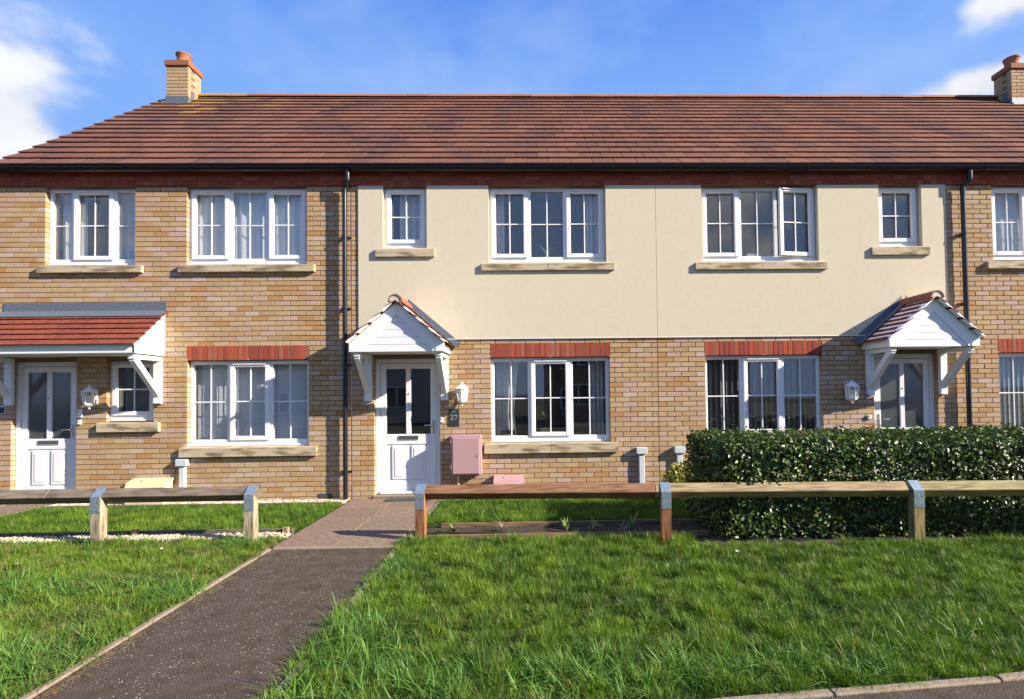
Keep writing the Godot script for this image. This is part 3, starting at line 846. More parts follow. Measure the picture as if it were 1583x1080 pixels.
func chimney(house: Node3D, x0: float, lit_side: int) -> void:
	var ch := group(house, "chimney", Vector3(x0 + 0.22, 7.7, -3.36) - house.position)
	var off := ch.position + house.position
	var z1 := -3.15
	var z0 := -3.58
	var x1 := x0 + 0.45
	var core := MB.new(); core.xf.origin = -off
	core.box(Vector3(x0 + 0.006, 7.2, z0 + 0.006), Vector3(x1 - 0.006, 8.54, z1 - 0.006))
	put(ch, "stack", core.mesh(mats.mortar))
	for k in 14:
		var y := 7.49 + k * 0.075
		for w in [[x0 + 0.0, x0 + 0.2225, x0 + 0.2275, x1], [x0, x0 + 0.107, x0 + 0.117, x0 + 0.332, x0 + 0.342, x1]][k % 2].size() / 2:
			var l: Array = [[x0 + 0.0, x0 + 0.22, x0 + 0.23, x1], [x0, x0 + 0.107, x0 + 0.117, x0 + 0.332, x0 + 0.342, x1]][k % 2]
			put(ch, "brick", brick_meshes[[1, 3, 5, 8, 0, 9][rng.randi() % 6]], Transform3D(Basis.IDENTITY.scaled(Vector3((l[2 * w + 1] - l[2 * w]) / 0.215, 1, 1)), Vector3(l[2 * w], y, z1) - off))
		var zz := z1 - 0.11 - (0.1125 if k % 2 else 0.0)
		while zz > z0:
			var ln := minf(0.215, zz - z0)
			for s in [-1, 1]:
				var bs := Basis(Vector3(0, 0, -s), Vector3(0, 1, 0), Vector3(s, 0, 0))
				var at := Vector3(x1 if s > 0 else x0, y, zz if s > 0 else zz - ln)
				put(ch, "brick", brick_meshes[[1, 3, 5, 8, 0, 9][rng.randi() % 6]], Transform3D(bs.scaled_local(Vector3(ln / 0.215, 1, 1)), at - off))
			zz -= 0.225
	var cap := MB.new(); cap.xf.origin = -off
	cap.col = Color(0.34, 0.12, 0.06)
	cap.cbox(Vector3(x0 - 0.03, 8.545, z0 - 0.03), Vector3(x1 + 0.03, 8.66, z1 + 0.03), 0.006)
	put(ch, "cap", cap.mesh(mats.clay))
	var pot := MB.new(); pot.xf.origin = Vector3((x0 + x1) / 2, 8.66, -3.365) - off
	pot.col = Color(0.40, 0.16, 0.075)
	pot.lathe([Vector2(0.15, 0), Vector2(0.135, 0.06), Vector2(0.125, 0.14), Vector2(0.138, 0.18), Vector2(0.138, 0.195), Vector2(0.155, 0.22), Vector2(0.155, 0.245), Vector2(0.12, 0.245), Vector2(0.11, 0.1)], 20)
	put(ch, "pot", pot.mesh(mats.clay))
	var fl := MB.new(); fl.xf.origin = -off
	fl.box(Vector3(x0 - 0.008, 7.74, z1 - 0.1), Vector3(x1 + 0.008, 7.90, z1 + 0.008))
	fl.box(Vector3(x0 - 0.009, 7.9, z1 - 0.2), Vector3(x1 + 0.009, 8.06, z1 - 0.1))
	fl.box(Vector3(x0 - 0.05, 7.66, z1), Vector3(x1 + 0.05, 7.755, z1 + 0.09))
	put(ch, "flashing", fl.mesh(mats.lead))

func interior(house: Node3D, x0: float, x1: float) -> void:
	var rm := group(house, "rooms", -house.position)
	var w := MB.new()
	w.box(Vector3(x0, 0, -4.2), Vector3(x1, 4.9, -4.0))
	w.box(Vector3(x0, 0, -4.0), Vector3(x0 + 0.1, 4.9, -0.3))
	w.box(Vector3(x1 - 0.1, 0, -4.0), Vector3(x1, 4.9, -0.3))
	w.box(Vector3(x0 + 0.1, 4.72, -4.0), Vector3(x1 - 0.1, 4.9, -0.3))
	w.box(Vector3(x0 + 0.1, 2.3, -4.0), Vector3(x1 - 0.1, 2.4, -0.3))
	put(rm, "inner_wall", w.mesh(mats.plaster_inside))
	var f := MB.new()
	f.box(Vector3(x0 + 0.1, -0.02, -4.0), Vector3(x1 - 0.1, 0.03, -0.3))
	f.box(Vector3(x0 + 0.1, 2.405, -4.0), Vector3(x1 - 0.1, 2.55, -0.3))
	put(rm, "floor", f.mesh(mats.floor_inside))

# hanging cloth with folds; a and e are its ends, sway gathers it at mid height
func curtain(called: String, label: String, x0: float, x1: float, y0: float, y1: float, z: float, tint: Color, folds: float, amp: float, taper := 0.0) -> void:
	var o := group(self, called, Vector3((x0 + x1) / 2, y0, z))
	tag(o, label, "curtain")
	var b := MB.new(); b.col = tint
	var nx := int(folds * 8)
	var ny := 6
	var P := func(i, j):
		var u := float(i) / nx
		var t := float(j) / ny
		var wdt := (x1 - x0) * (1.0 - taper * (1.0 - absf(t - 0.35)))
		return Vector3(x0 + u * wdt - (x0 + x1) / 2, t * (y1 - y0), sin(u * folds * TAU + t * 0.6) * amp * (1.0 - 0.3 * t) + sin(u * folds * 2.7) * amp * 0.5)
	for i in nx:
		for j in ny:
			b.quad(P.call(i, j), P.call(i + 1, j), P.call(i + 1, j + 1), P.call(i, j + 1), Vector3(0, 0, 1))
	put(o, "cloth", b.mesh(mats.cloth))
	var r := MB.new()
	r.col = Color(0.5, 0.5, 0.5)
	r.tube([Vector3(x0 - (x0 + x1) / 2 - 0.05, y1 - y0 + 0.01, 0), Vector3(x1 - (x0 + x1) / 2 + 0.05, y1 - y0 + 0.01, 0)], 0.012, 8)
	put(o, "rail", r.mesh(mats.plain))

func vertical_blind(label: String, x0: float, x1: float, y0: float, y1: float, z: float, tint: Color, turn: float, pitch := 0.085) -> void:
	var o := group(self, "vertical_blind", Vector3((x0 + x1) / 2, y0, z))
	tag(o, label, "blind", "vertical blinds")
	var h := MB.new(); h.col = Color(0.7, 0.7, 0.7)
	h.cbox(Vector3(-(x1 - x0) / 2, y1 - y0, -0.02), Vector3((x1 - x0) / 2, y1 - y0 + 0.035, 0.02), 0.003)
	put(o, "headrail", h.mesh(mats.plain))
	var s := MB.new(); s.col = tint
	s.box(Vector3(-0.0445, 0, -0.0005), Vector3(0.0445, y1 - y0, 0.0005))
	var sm := s.mesh(mats.blind)
	var x := x0 + 0.04
	while x < x1:
		put(o, "slat", sm, Transform3D(Basis(Vector3.UP, turn + rng.randf_range(-0.07, 0.07)), Vector3(x - (x0 + x1) / 2, 0, rng.randf_range(-0.004, 0.004))))
		x += pitch

func lantern(label: String, x: float, y: float) -> void:
	var o := group(self, "wall_lantern", Vector3(x, y, 0.0))
	tag(o, label, "lantern", "white wall lanterns beside the front doors")
	var cz := 0.10
	var b := MB.new()
	b.cbox(Vector3(-0.05, 0.06, 0.002), Vector3(0.05, 0.30, 0.016), 0.008)
	b.tube([Vector3(0, 0.12, 0.01), Vector3(0, 0.10, 0.06), Vector3(0, 0.075, cz)], 0.013, 8)
	put(o, "back_plate", b.mesh(mats.plastic_white))
	var c := MB.new(); c.xf.origin = Vector3(0, 0, cz)
	c.lathe([Vector2(0.099, 0.255), Vector2(0.102, 0.265), Vector2(0.085, 0.285), Vector2(0.052, 0.318), Vector2(0.02, 0.332), Vector2(0.014, 0.345), Vector2(0.018, 0.352), Vector2(0.0, 0.368)], 6, false, PI / 6)
	c.lathe([Vector2(0.0, 0.256), Vector2(0.099, 0.255)], 6, false, PI / 6)
	put(o, "cap", c.mesh(mats.plastic_white))
	var s := MB.new(); s.xf.origin = Vector3(0, 0, cz)
	s.lathe([Vector2(0.0, 0.0), Vector2(0.014, 0.012), Vector2(0.009, 0.026), Vector2(0.03, 0.04), Vector2(0.06, 0.06), Vector2(0.072, 0.078), Vector2(0.07, 0.09), Vector2(0.0, 0.09)], 6, false, PI / 6)
	put(o, "base", s.mesh(mats.plastic_white))
	for k in 6:
		var a := PI / 6 + TAU * k / 6
		var r := MB.new(); r.xf.origin = Vector3(0, 0, cz)
		r.tube([Vector3(cos(a) * 0.066, 0.085, sin(a) * 0.066), Vector3(cos(a) * 0.09, 0.258, sin(a) * 0.09)], 0.011, 6)
		put(o, "bar", r.mesh(mats.plastic_white))
	var g := MB.new(); g.xf.origin = Vector3(0, 0, cz)
	g.lathe([Vector2(0.062, 0.09), Vector2(0.085, 0.255)], 6, false, PI / 6)
	put(o, "glass", g.mesh(mats.lantern_glass))
	var l := MB.new(); l.xf.origin = Vector3(0, 0.09, cz)
	l.col = Color(0.75, 0.75, 0.72)
	l.lathe([Vector2(0.018, 0.0), Vector2(0.018, 0.05), Vector2(0.03, 0.08), Vector2(0.026, 0.115), Vector2(0.0, 0.125)], 12)
	put(o, "bulb", l.mesh(mats.plain))

# ------------------------------------------------------------------ houses
func lintel(house: Node3D, x0: float, x1: float) -> void:
	var l := group(house, "lintel", Vector3((x0 + x1) / 2, 2.095, 0) - house.position)
	var off := l.position + house.position
	var n := roundi((x1 - x0 + 0.01) / 0.0755)
	var pitch := (x1 - x0 + 0.01) / n
	for i in n:
		var jit := rng.randf_range(-0.012, 0.012)
		put(l, "soldier_brick", soldier_meshes[rng.randi() % 6], Transform3D(Basis.from_euler(Vector3(0, 0, jit)).scaled_local(Vector3(pitch - 0.013, 0.213, 1)), Vector3(x0 + i * pitch, 2.097, rng.randf_range(-0.002, 0.002)) - off))
	var bed := MB.new(); bed.xf.origin = -off; bed.col = Color(2.1, 2.3, 2.4)
	bed.box(Vector3(x0, 2.1, -0.02), Vector3(x1, 2.308, -0.0025))
	put(l, "mortar_bed", bed.mesh(mats.mortar))
	for i in 3:
		var w := MB.new(); w.xf.origin = -off
		var x := x0 + (i * 0.5) * (x1 - x0) - 0.004
		w.box(Vector3(x, 2.096, -0.01), Vector3(x + 0.009, 2.108, 0.004))
		put(l, "weep_vent", w.mesh(mats.plastic_white))

func wall_of(house: Node3D, x0: float, x1: float, holes: Array, brick_areas: Array, lintels: Array, phase: float, most: int, raked: Array) -> void:
	var wall := group(house, "wall", Vector3((x0 + x1) / 2, 0, 0) - house.position)
	var off := wall.position + house.position
	var m := MB.new(); m.xf.origin = -off
	var grown := holes.map(func(h): return [h[0] - 0.005, h[1] + 0.005, h[2], h[3] + 0.002])
	if raked:
		holed(m, x0, x1, -0.1, 4.703, -0.3, -0.013, grown)
		var skin: Array = grown + [[raked[0], raked[1], raked[2], raked[3]]]
		holed(m, x0 + 0.001, x1 - 0.001, -0.1, 2.39, -0.013, -0.007, skin)
	else:
		holed(m, x0, x1, -0.1, 4.703, -0.3, -0.007, grown)
	put(wall, "mortar_bed", m.mesh(mats.mortar))
	var wp := wall.position
	wall.position = off   # bricks are laid in world places
	var cut: Array = holes + lintels.map(func(l): return [l[0] - 0.008, l[1] + 0.008, 2.09, 2.315])
	lay_bricks(wall, bond(brick_areas, cut, phase), most)
	wall.position = wp
	for l in lintels: lintel(house, l[0], l[1])

func render_coat(house: Node3D, x0: float, x1: float, holes: Array) -> void:
	var r := MB.new(); r.xf.origin = -house.position
	holed(r, x0, x1, 2.382, 4.703, -0.07, 0.018, holes)
	put(house, "render_panel", r.mesh(mats.render_coat))
	var b := MB.new(); b.xf.origin = -house.position
	b.box(Vector3(x0, 2.372, 0.001), Vector3(x1, 2.381, 0.023))
	put(house, "render_bead", b.mesh(mats.plastic_white))

const TOP := 4.703
func houses() -> void:
	# ---- brick house with the lean-to canopy
	var a := group(self, "terraced_house", Vector3(-5.25, 0, 0))
	tag(a, "buff brick end house with tiled lean-to canopy over its white door", "house", "houses of the terrace")
	var ha := [[-7.155, -5.843, 3.53, TOP], [-5.087, -3.31, 3.53, TOP], [-5.073, -3.287, 0.805, 2.095], [-6.245, -5.56, 1.195, 2.105], [-7.62, -6.68, 0.0, 2.105]]
	wall_of(a, -7.85, -2.665, ha, [[-7.85, -2.668, -0.03, 4.705]], [[-5.073, -3.287]], 0.044, 300, [])
	window(a, -7.155, -5.843, 3.53, TOP, [["F", 0.255, false], ["C", 0.424, true], ["F", 0.255, false]], {"sill": [-7.227, -5.715, 3.405, 3.507, 2]})
	window(a, -5.087, -3.31, 3.53, TOP, [["C", 0.42, true], ["F", 0.50, true], ["C", 0.42, true]], {"sill": [-5.18, -3.185, 3.405, 3.512, 2]})
	window(a, -5.073, -3.287, 0.81, 2.093, [["F", 0.487, true], ["C", 0.44, true], ["F", 0.50, true]], {"sill": [-5.155, -3.158, 0.665, 0.80, 2]})
	window(a, -6.245, -5.56, 1.20, 2.103, [["C", 0.467, true]], {"sill": [-6.346, -5.458, 1.05, 1.182, 1]})
	door(a, -7.62, -6.68, 0.05, 2.103, 1, "glass_obscure")
	lean_canopy(a, -7.74, -5.385)
	roof_slope(a, -7.80, -2.6, true)
	eaves(a, -7.85, -2.66)
	chimney(a, -7.56, 1)
	interior(a, -7.85, -2.665)
	var gable := MB.new(); gable.xf = Transform3D(Basis(Vector3(0, 0, -1), Vector3(0, 1, 0), Vector3(1, 0, 0)), -a.position)
	gable.prism(PackedVector2Array([Vector2(0.3, -0.1), Vector2(7.5, -0.1), Vector2(7.5, 4.9), Vector2(3.61, 8.0), Vector2(0.3, 5.0)]), -7.849, -7.75)
	gable.col = Color(1.2, 1.1, 0.9)
	put(a, "gable_wall", gable.mesh(mats.mortar))
	# ---- rendered house 27
	var b := group(self, "terraced_house", Vector3(-0.35, 0, 0))
	tag(b, "house with cream upper wall, gabled canopy and number 27 by its door", "house", "houses of the terrace")
	var hb := [[-2.172, -1.515, 3.755, TOP], [-0.586, 1.193, 3.53, TOP], [-0.577, 1.223, 0.805, 2.095], [-2.32, -1.34, 0.0, 2.10]]
	wall_of(b, -2.645, 1.955, hb, [[-2.645, 1.95, -0.03, 2.376], [-2.645, -2.545, 2.376, 4.705]], [[-0.577, 1.223]], -0.047, 300, [-1.15, 1.954, 1.92, 2.38])
	render_coat(b, -2.54, 1.953, [hb[0], hb[1]])
	window(b, -2.172, -1.515, 3.755, TOP, [["C", 0.463, true]], {"sill": [-2.276, -1.40, 3.615, 3.738, 1]})
	window(b, -0.586, 1.193, 3.53, TOP, [["C", 0.415, true], ["F", 0.49, true], ["C", 0.42, true]], {"sill": [-0.694, 1.309, 3.40, 3.508, 2]})
	window(b, -0.577, 1.223, 0.81, 2.093, [["F", 0.49, true], ["C", 0.443, true], ["F", 0.49, true]], {"sill": [-0.674, 1.33, 0.655, 0.797, 2]})
	door(b, -2.32, -1.34, 0.06, 2.098, 1, "glass")
	gable_canopy(b, -1.83)
	roof_slope(b, -2.6, 1.96)
	eaves(b, -2.66, 1.955)
	downpipe(b, -2.722, -2.66)
	interior(b, -2.645, 1.955)
	var j := MB.new(); j.xf.origin = -b.position   # movement joint between the two walls
	j.box(Vector3(-2.667, -0.1, -0.3), Vector3(-2.643, 4.703, -0.02))
	j.col = Color(0.13, 0.10, 0.08)
	put(b, "movement_joint", j.mesh(mats.plain))
	# ---- rendered house to its right
	var c := group(self, "terraced_house", Vector3(4.26, 0, 0))
	tag(c, "cream upper walled house behind the hedge, one upstairs window standing ajar", "house", "houses of the terrace")
	var hc := [[5.41, 6.08, 3.745, TOP], [2.66, 4.46, 3.53, TOP], [2.68, 4.481, 0.805, 2.095], [5.275, 6.27, 0.0, 2.10]]
	wall_of(c, 1.956, 6.56, hc, [[1.96, 6.555, -0.03, 2.376], [6.465, 6.555, 2.376, 4.705]], [[2.68, 4.481]], -0.047, 300, [1.957, 5.0, 1.92, 2.38])
	render_coat(c, 1.958, 6.463, [hc[0], hc[1]])
	window(c, 5.41, 6.08, 3.745, TOP, [["C", 0.463, true]], {"sill": [5.27, 6.17, 3.605, 3.728, 1]})
	window(c, 2.66, 4.46, 3.53, TOP, [["C", 0.415, true], ["F", 0.49, true], ["O", 0.42, true]], {"sill": [2.55, 4.571, 3.395, 3.505, 2]})
	window(c, 2.68, 4.481, 0.81, 2.093, [["F", 0.49, true], ["C", 0.443, true], ["F", 0.49, true]], {"sill": [2.575, 4.585, 0.655, 0.797, 2]})
	door(c, 5.275, 6.27, 0.06, 2.098, -1, "glass_obscure")
	gable_canopy(c, 5.76)
	roof_slope(c, 1.96, 6.58)
	eaves(c, 1.955, 6.56)
	interior(c, 1.956, 6.56)
	# ---- brick house at the right edge
	var d := group(self, "terraced_house", Vector3(8.88, 0, 0))
	tag(d, "buff brick house cut by the right edge, beyond the black downpipe", "house", "houses of the terrace")
	var hd := [[7.204, 8.98, 3.53, TOP], [7.24, 9.025, 0.805, 2.095]]
	wall_of(d, 6.561, 11.2, hd, [[6.565, 11.2, -0.03, 4.705]], [[7.24, 9.025]], 0.044, 300, [])
	window(d, 7.204, 8.98, 3.53, TOP, [["C", 0.42, true], ["F", 0.50, true], ["C", 0.42, true]], {"sill": [7.075, 9.07, 3.385, 3.497, 2]})
	window(d, 7.24, 9.025, 0.81, 2.093, [["F", 0.487, true], ["C", 0.44, true], ["F", 0.50, true]], {"sill": [7.13, 9.13, 0.665, 0.80, 2]})
	roof_slope(d, 6.58, 11.24, false, true)
	eaves(d, 6.56, 11.2)
	chimney(d, 10.62, -1)
	downpipe(d, 6.685, 6.76)
	interior(d, 6.561, 11.2)

func across_the_road() -> void:
	for k in [[-27.0, -4.5, "cream house across the road, mirrored in the ground floor windows", 0.5, 0.44, 0.34], [1.5, 14.0, "dark brick house across the road, mirrored in the ground floor windows", 0.22, 0.13, 0.08]]:
		var h := group(self, "opposite_house", Vector3((k[0] + k[1]) / 2, 0, 24))
		tag(h, k[2], "house", "houses across the road")
		var hw: float = (k[1] - k[0]) / 2
		var w := MB.new(); w.col = Color(k[3], k[4], k[5])
		w.box(Vector3(-hw, -0.1, 0), Vector3(hw, 4.9, 8))
		put(h, "wall", w.mesh(mats.plain))
		var r := MB.new(); r.col = Color(0.15, 0.08, 0.06)
		r.xf = Transform3D(Basis(Vector3(0, 0, -1), Vector3(0, 1, 0), Vector3(1, 0, 0)), Vector3.ZERO)
		r.prism(PackedVector2Array([Vector2(0.3, 4.85), Vector2(-8.3, 4.85), Vector2(-4, 8.4)]), -hw - 0.1, hw + 0.1)
		put(h, "roof", r.mesh(mats.roof_tile))
		var x := -hw + 1.6
		while x < hw - 1.0:
			for y in [0.85, 3.3]:
				var f := MB.new()
				f.box(Vector3(x - 0.9, y, -0.03), Vector3(x + 0.9, y + 0.08, -0.002)); f.box(Vector3(x - 0.9, y + 1.22, -0.03), Vector3(x + 0.9, y + 1.3, -0.002))
				for q in [-0.9, -0.34, 0.26, 0.82]: f.box(Vector3(x + q, y + 0.08, -0.03), Vector3(x + q + 0.08, y + 1.22, -0.002))
				var wn := put(h, "window", f.mesh(mats.plastic_white))
				var g := MB.new(); g.col = Color(0.02, 0.025, 0.03)
				g.box(Vector3(x - 0.82, y + 0.08, -0.012), Vector3(x + 0.82, y + 1.22, -0.001))
				put(wn, "pane", g.mesh(mats.plastic_black))
			x += 3.4

# ------------------------------------------------------------------ ground
func sheet(poly: Array, y: float, m: Material, thick := 0.05) -> ArrayMesh:
	var b := MB.new()
	b.xf = Transform3D(Basis(Vector3(1, 0, 0), Vector3(0, 0, 1), Vector3(0, -1, 0)), Vector3(0, y, 0))   # polygon y is world z
	b.prism(PackedVector2Array(poly), 0, thick)
	return b.mesh(m)

func kerb_z(x: float) -> float:
	return 5.336 - 0.0975 * x

func ground() -> void:
	var g := MB.new()
	g.quad(Vector3(-120, -0.08, -80), Vector3(120, -0.08, -80), Vector3(120, -0.08, 120), Vector3(-120, -0.08, 120), Vector3.UP)
	structure("ground", g.mesh(mats.turf))
	structure("road", sheet([Vector2(-60, 8.6), Vector2(60, 8.6), Vector2(60, 15), Vector2(-60, 15)], -0.03, mats.tarmac))
	structure("pavement", sheet([Vector2(-30, kerb_z(-1.9) + 0.35), Vector2(-2.62, kerb_z(-1.9) + 0.35), Vector2(-1.33, kerb_z(-1.33) + 0.057), Vector2(12, kerb_z(12) + 0.057), Vector2(30, kerb_z(12) + 0.057), Vector2(30, 8.6), Vector2(-30, 8.6)], -0.004, mats.tarmac), "tarmac pavement along the front of the lawn")
	structure("path", sheet([Vector2(-2.60, 2.50), Vector2(-1.38, 2.50), Vector2(-1.345, 5.9), Vector2(-2.55, 5.9)], 0.0, mats.tarmac), "tarmac path leading to the door of number 27")
	# slabs between the tarmac and the doors
	for pth in [["slab_path", -2.63, -1.36, 0.0, 2.49, "concrete slab path up to the door of number 27"], ["slab_path", -8.3, -6.98, 0.0, 2.3, "concrete slab path at the left edge"]]:
		var base: Array = [Vector2(pth[1], pth[3]), Vector2(pth[2], pth[3]), Vector2(pth[2], pth[4]), Vector2(pth[1], pth[4])]
		var p := structure(pth[0], sheet(base, -0.004, mats.earth), pth[5])
		var z: float = pth[3] + 0.02
		var row := 0
		while z < pth[4] - 0.05:
			var dz := minf(0.61, pth[4] - z)
			for s in 2:
				var xa: float = lerpf(pth[1], pth[2], s * 0.5) + 0.005
				var xb: float = lerpf(pth[1], pth[2], s * 0.5 + 0.5) - 0.005
				var b := MB.new()
				var t := rng.randf_range(0.88, 1.08)
				b.col = Color(0.27 * t, 0.205 * t * rng.randf_range(0.97, 1.03), 0.165 * t)
				b.cbox(Vector3(xa, -0.04, z), Vector3(xb, 0.012 + rng.randf_range(-0.003, 0.004), z + dz - 0.01), 0.005)
				put(p, "slab", b.mesh(mats.slab))
			z += dz
			row += 1
	# concrete edgings
	var runs := [["path_edging", Vector2(-2.635, 2.5), Vector2(-2.57, 5.9)], ["path_edging", Vector2(-1.345, 2.55), Vector2(-1.31, kerb_z(-1.33))], ["path_edging", Vector2(-1.325, 0.05), Vector2(-1.325, 2.46)], ["path_edging", Vector2(-2.6, 2.5), Vector2(-1.37, 2.5)], ["pavement_edging", Vector2(-1.3, kerb_z(-1.3) + 0.03), Vector2(9.0, kerb_z(9.0) + 0.03)]]
	for r in runs:
		var p := group(self, r[0], Vector3(r[1].x, 0, r[1].y))
		p.set_meta("kind", "structure")
		var d: Vector2 = r[2] - r[1]
		var n := maxi(1, roundi(d.length() / 0.9))
		var ang := -d.angle()
		for i in n:
			var b := MB.new()
			var l := d.length() / n
			b.xf = Transform3D(Basis(Vector3.UP, ang + rng.randf_range(-0.006, 0.006)), Vector3(d.x * i / n, 0, d.y * i / n))
			b.cbox(Vector3(0.003, -0.1, -0.026), Vector3(l - 0.003, 0.014 + rng.randf_range(-0.006, 0.006), 0.026), 0.008)
			put(p, "edging_stone", b.mesh(mats.concrete))
	# lawns, beds
	var fz := kerb_z(0) 
	structure("lawn", sheet([Vector2(-1.3, 2.22), Vector2(9, 2.6), Vector2(9, kerb_z(9)), Vector2(-1.3, kerb_z(-1.3))], -0.012, mats.turf), "long green front lawn right of the path")
	structure("lawn", sheet([Vector2(-12, 2.08), Vector2(-2.66, 2.08), Vector2(-2.6, 5.9), Vector2(-12, 5.9)], -0.012, mats.turf), "mossy front lawn left of the path")
	structure("lawn", sheet([Vector2(-1.29, 0.24), Vector2(2.6, 0.24), Vector2(2.6, 1.66), Vector2(-1.29, 1.66)], -0.012, mats.turf), "small lawn below the window of number 27")
	structure("lawn", sheet([Vector2(-6.97, 0.3), Vector2(-2.65, 0.3), Vector2(-2.65, 1.84), Vector2(-6.97, 1.84)], -0.012, mats.turf), "small lawn in front of the brick house")
	structure("soil_bed", sheet([Vector2(-1.28, 1.69), Vector2(2.2, 1.69), Vector2(2.2, 2.2), Vector2(-1.28, 2.2)], -0.015, mats.earth), "bare flower bed behind the wooden rail")
	structure("soil_bed", sheet([Vector2(1.8, 0.9), Vector2(9, 0.9), Vector2(9, 2.75), Vector2(1.8, 2.75)], -0.008, mats.earth), "soil strip under the hedge")

func gravel(label: String, x0: float, x1: float, z0: float, z1: float, n: int, sd: int) -> void:
	var b := MB.new()
	var pts := [Vector3(1, 0, 0), Vector3(-1, 0, 0), Vector3(0, 1, 0), Vector3(0, -1, 0), Vector3(0, 0, 1), Vector3(0, 0, -1)]
	for sx in [0, 1]:
		for sy in [2, 3]:
			for sz in [4, 5]:
				var p: Vector3 = pts[sx]; var q: Vector3 = pts[sy]; var r: Vector3 = pts[sz]
				var m := (p + q + r).normalized()
				var pq := (p + q).normalized(); var qr := (q + r).normalized(); var rp := (r + p).normalized()
				b.tri(p, pq, rp, p, pq, rp); b.tri(pq, q, qr, pq, q, qr); b.tri(rp, qr, r, rp, qr, r); b.tri(pq, qr, rp, pq, qr, rp)
	var mm := MultiMesh.new()
	mm.transform_format = MultiMesh.TRANSFORM_3D
	mm.use_colors = true
	mm.mesh = b.mesh(mats.pebble)
	mm.instance_count = n
	var r := RandomNumberGenerator.new(); r.seed = sd
	for i in n:
		var s := r.randf_range(0.007, 0.016)
		var bs := Basis.from_euler(Vector3(r.randf() * 6, r.randf() * 6, r.randf() * 6)).scaled_local(Vector3(s * r.randf_range(0.9, 1.6), s * 0.75, s))
		mm.set_instance_transform(i, Transform3D(bs, Vector3(r.randf_range(x0, x1), r.randf_range(-0.008, 0.018), r.randf_range(z0, z1))))
		var t := r.randf_range(0.6, 1.1)
		mm.set_instance_color(i, Color(0.56 * t, 0.50 * t * r.randf_range(0.92, 1.0), 0.40 * t * r.randf_range(0.8, 1.05)))
	var o := MultiMeshInstance3D.new()
	o.name = numbered(self, "gravel")
	o.multimesh = mm
	add_child(o, true)
	o.set_meta("kind", "stuff")
	tag(o, label, "gravel")

func scatter(called: String, label: String, m: Mesh, list: Array) -> void:
	var mm := MultiMesh.new()
	mm.transform_format = MultiMesh.TRANSFORM_3D
	mm.use_colors = true
	mm.mesh = m
	mm.instance_count = list.size()
	for i in list.size():
		mm.set_instance_transform(i, list[i][0])
		mm.set_instance_color(i, list[i][1])
	var o := MultiMeshInstance3D.new()
	o.name = numbered(self, called)
	o.multimesh = mm
	add_child(o, true)
	o.set_meta("kind", "stuff")
	tag(o, label, called.replace("_", " "))

func path_litter() -> void:
	var r := RandomNumberGenerator.new(); r.seed = 55
	var nf := FastNoiseLite.new(); nf.seed = 9; nf.frequency = 2.5
	var c := MB.new()
	c.lathe([Vector2(1, 0), Vector2(0.9, 0.35), Vector2(0.5, 0.55), Vector2(0, 0.6)], 6, false)
	var chips := []
	for i in 9000:
		var p := Vector2(r.randf_range(-2.56, -1.38), 2.52 + 3.3 * r.randf())
		if i > 6500: p = Vector2(r.randf_range(-0.5, 5.0), r.randf_range(5.1, 6.2))
		if i > 6500 and p.y < kerb_z(p.x) + 0.1: continue
		var w := nf.get_noise_2dv(p)
		if r.randf() > 0.36 + w: continue
		var s := r.randf_range(0.0016, 0.0042)
		var t := r.randf_range(0.25, 0.72)
		chips.append([Transform3D(Basis.from_euler(Vector3(r.randf_range(-0.3, 0.3), r.randf() * 6, r.randf_range(-0.3, 0.3))).scaled_local(Vector3(s * r.randf_range(0.7, 1.5), s * 0.7, s)), Vector3(p.x, -0.0005 if i <= 6500 else -0.004, p.y)), Color(0.62 * t, 0.56 * t, 0.47 * t)])
	scatter("stone_chips", "pale stone chips in the tarmac path", c.mesh(mats.pebble), chips)
	var moss := []
	for i in 2600:
		var side := r.randf() < 0.5
		var z := r.randf_range(2.5, 5.7)
		var d := absf(r.randfn()) * 0.045
		var x := (-2.595 + d + 0.02 * (z - 2.5)) if side else (-1.375 - d + 0.012 * (z - 2.5))
		if nf.get_noise_2d(x * 2.0, z * 1.3) < -0.1: continue
		var s := r.randf_range(0.003, 0.009)
		var k := r.randf()
		moss.append([Transform3D(Basis.from_euler(Vector3(0, r.randf() * 6, 0)).scaled_local(Vector3(s, s * 0.6, s * r.randf_range(0.6, 1.4))), Vector3(x, -0.001, z)), Color(0.12, 0.10, 0.035).lerp(Color(0.17, 0.085, 0.04), k)])
	scatter("moss", "brown green moss along the edges of the tarmac path", c.mesh(mats.pebble), moss)

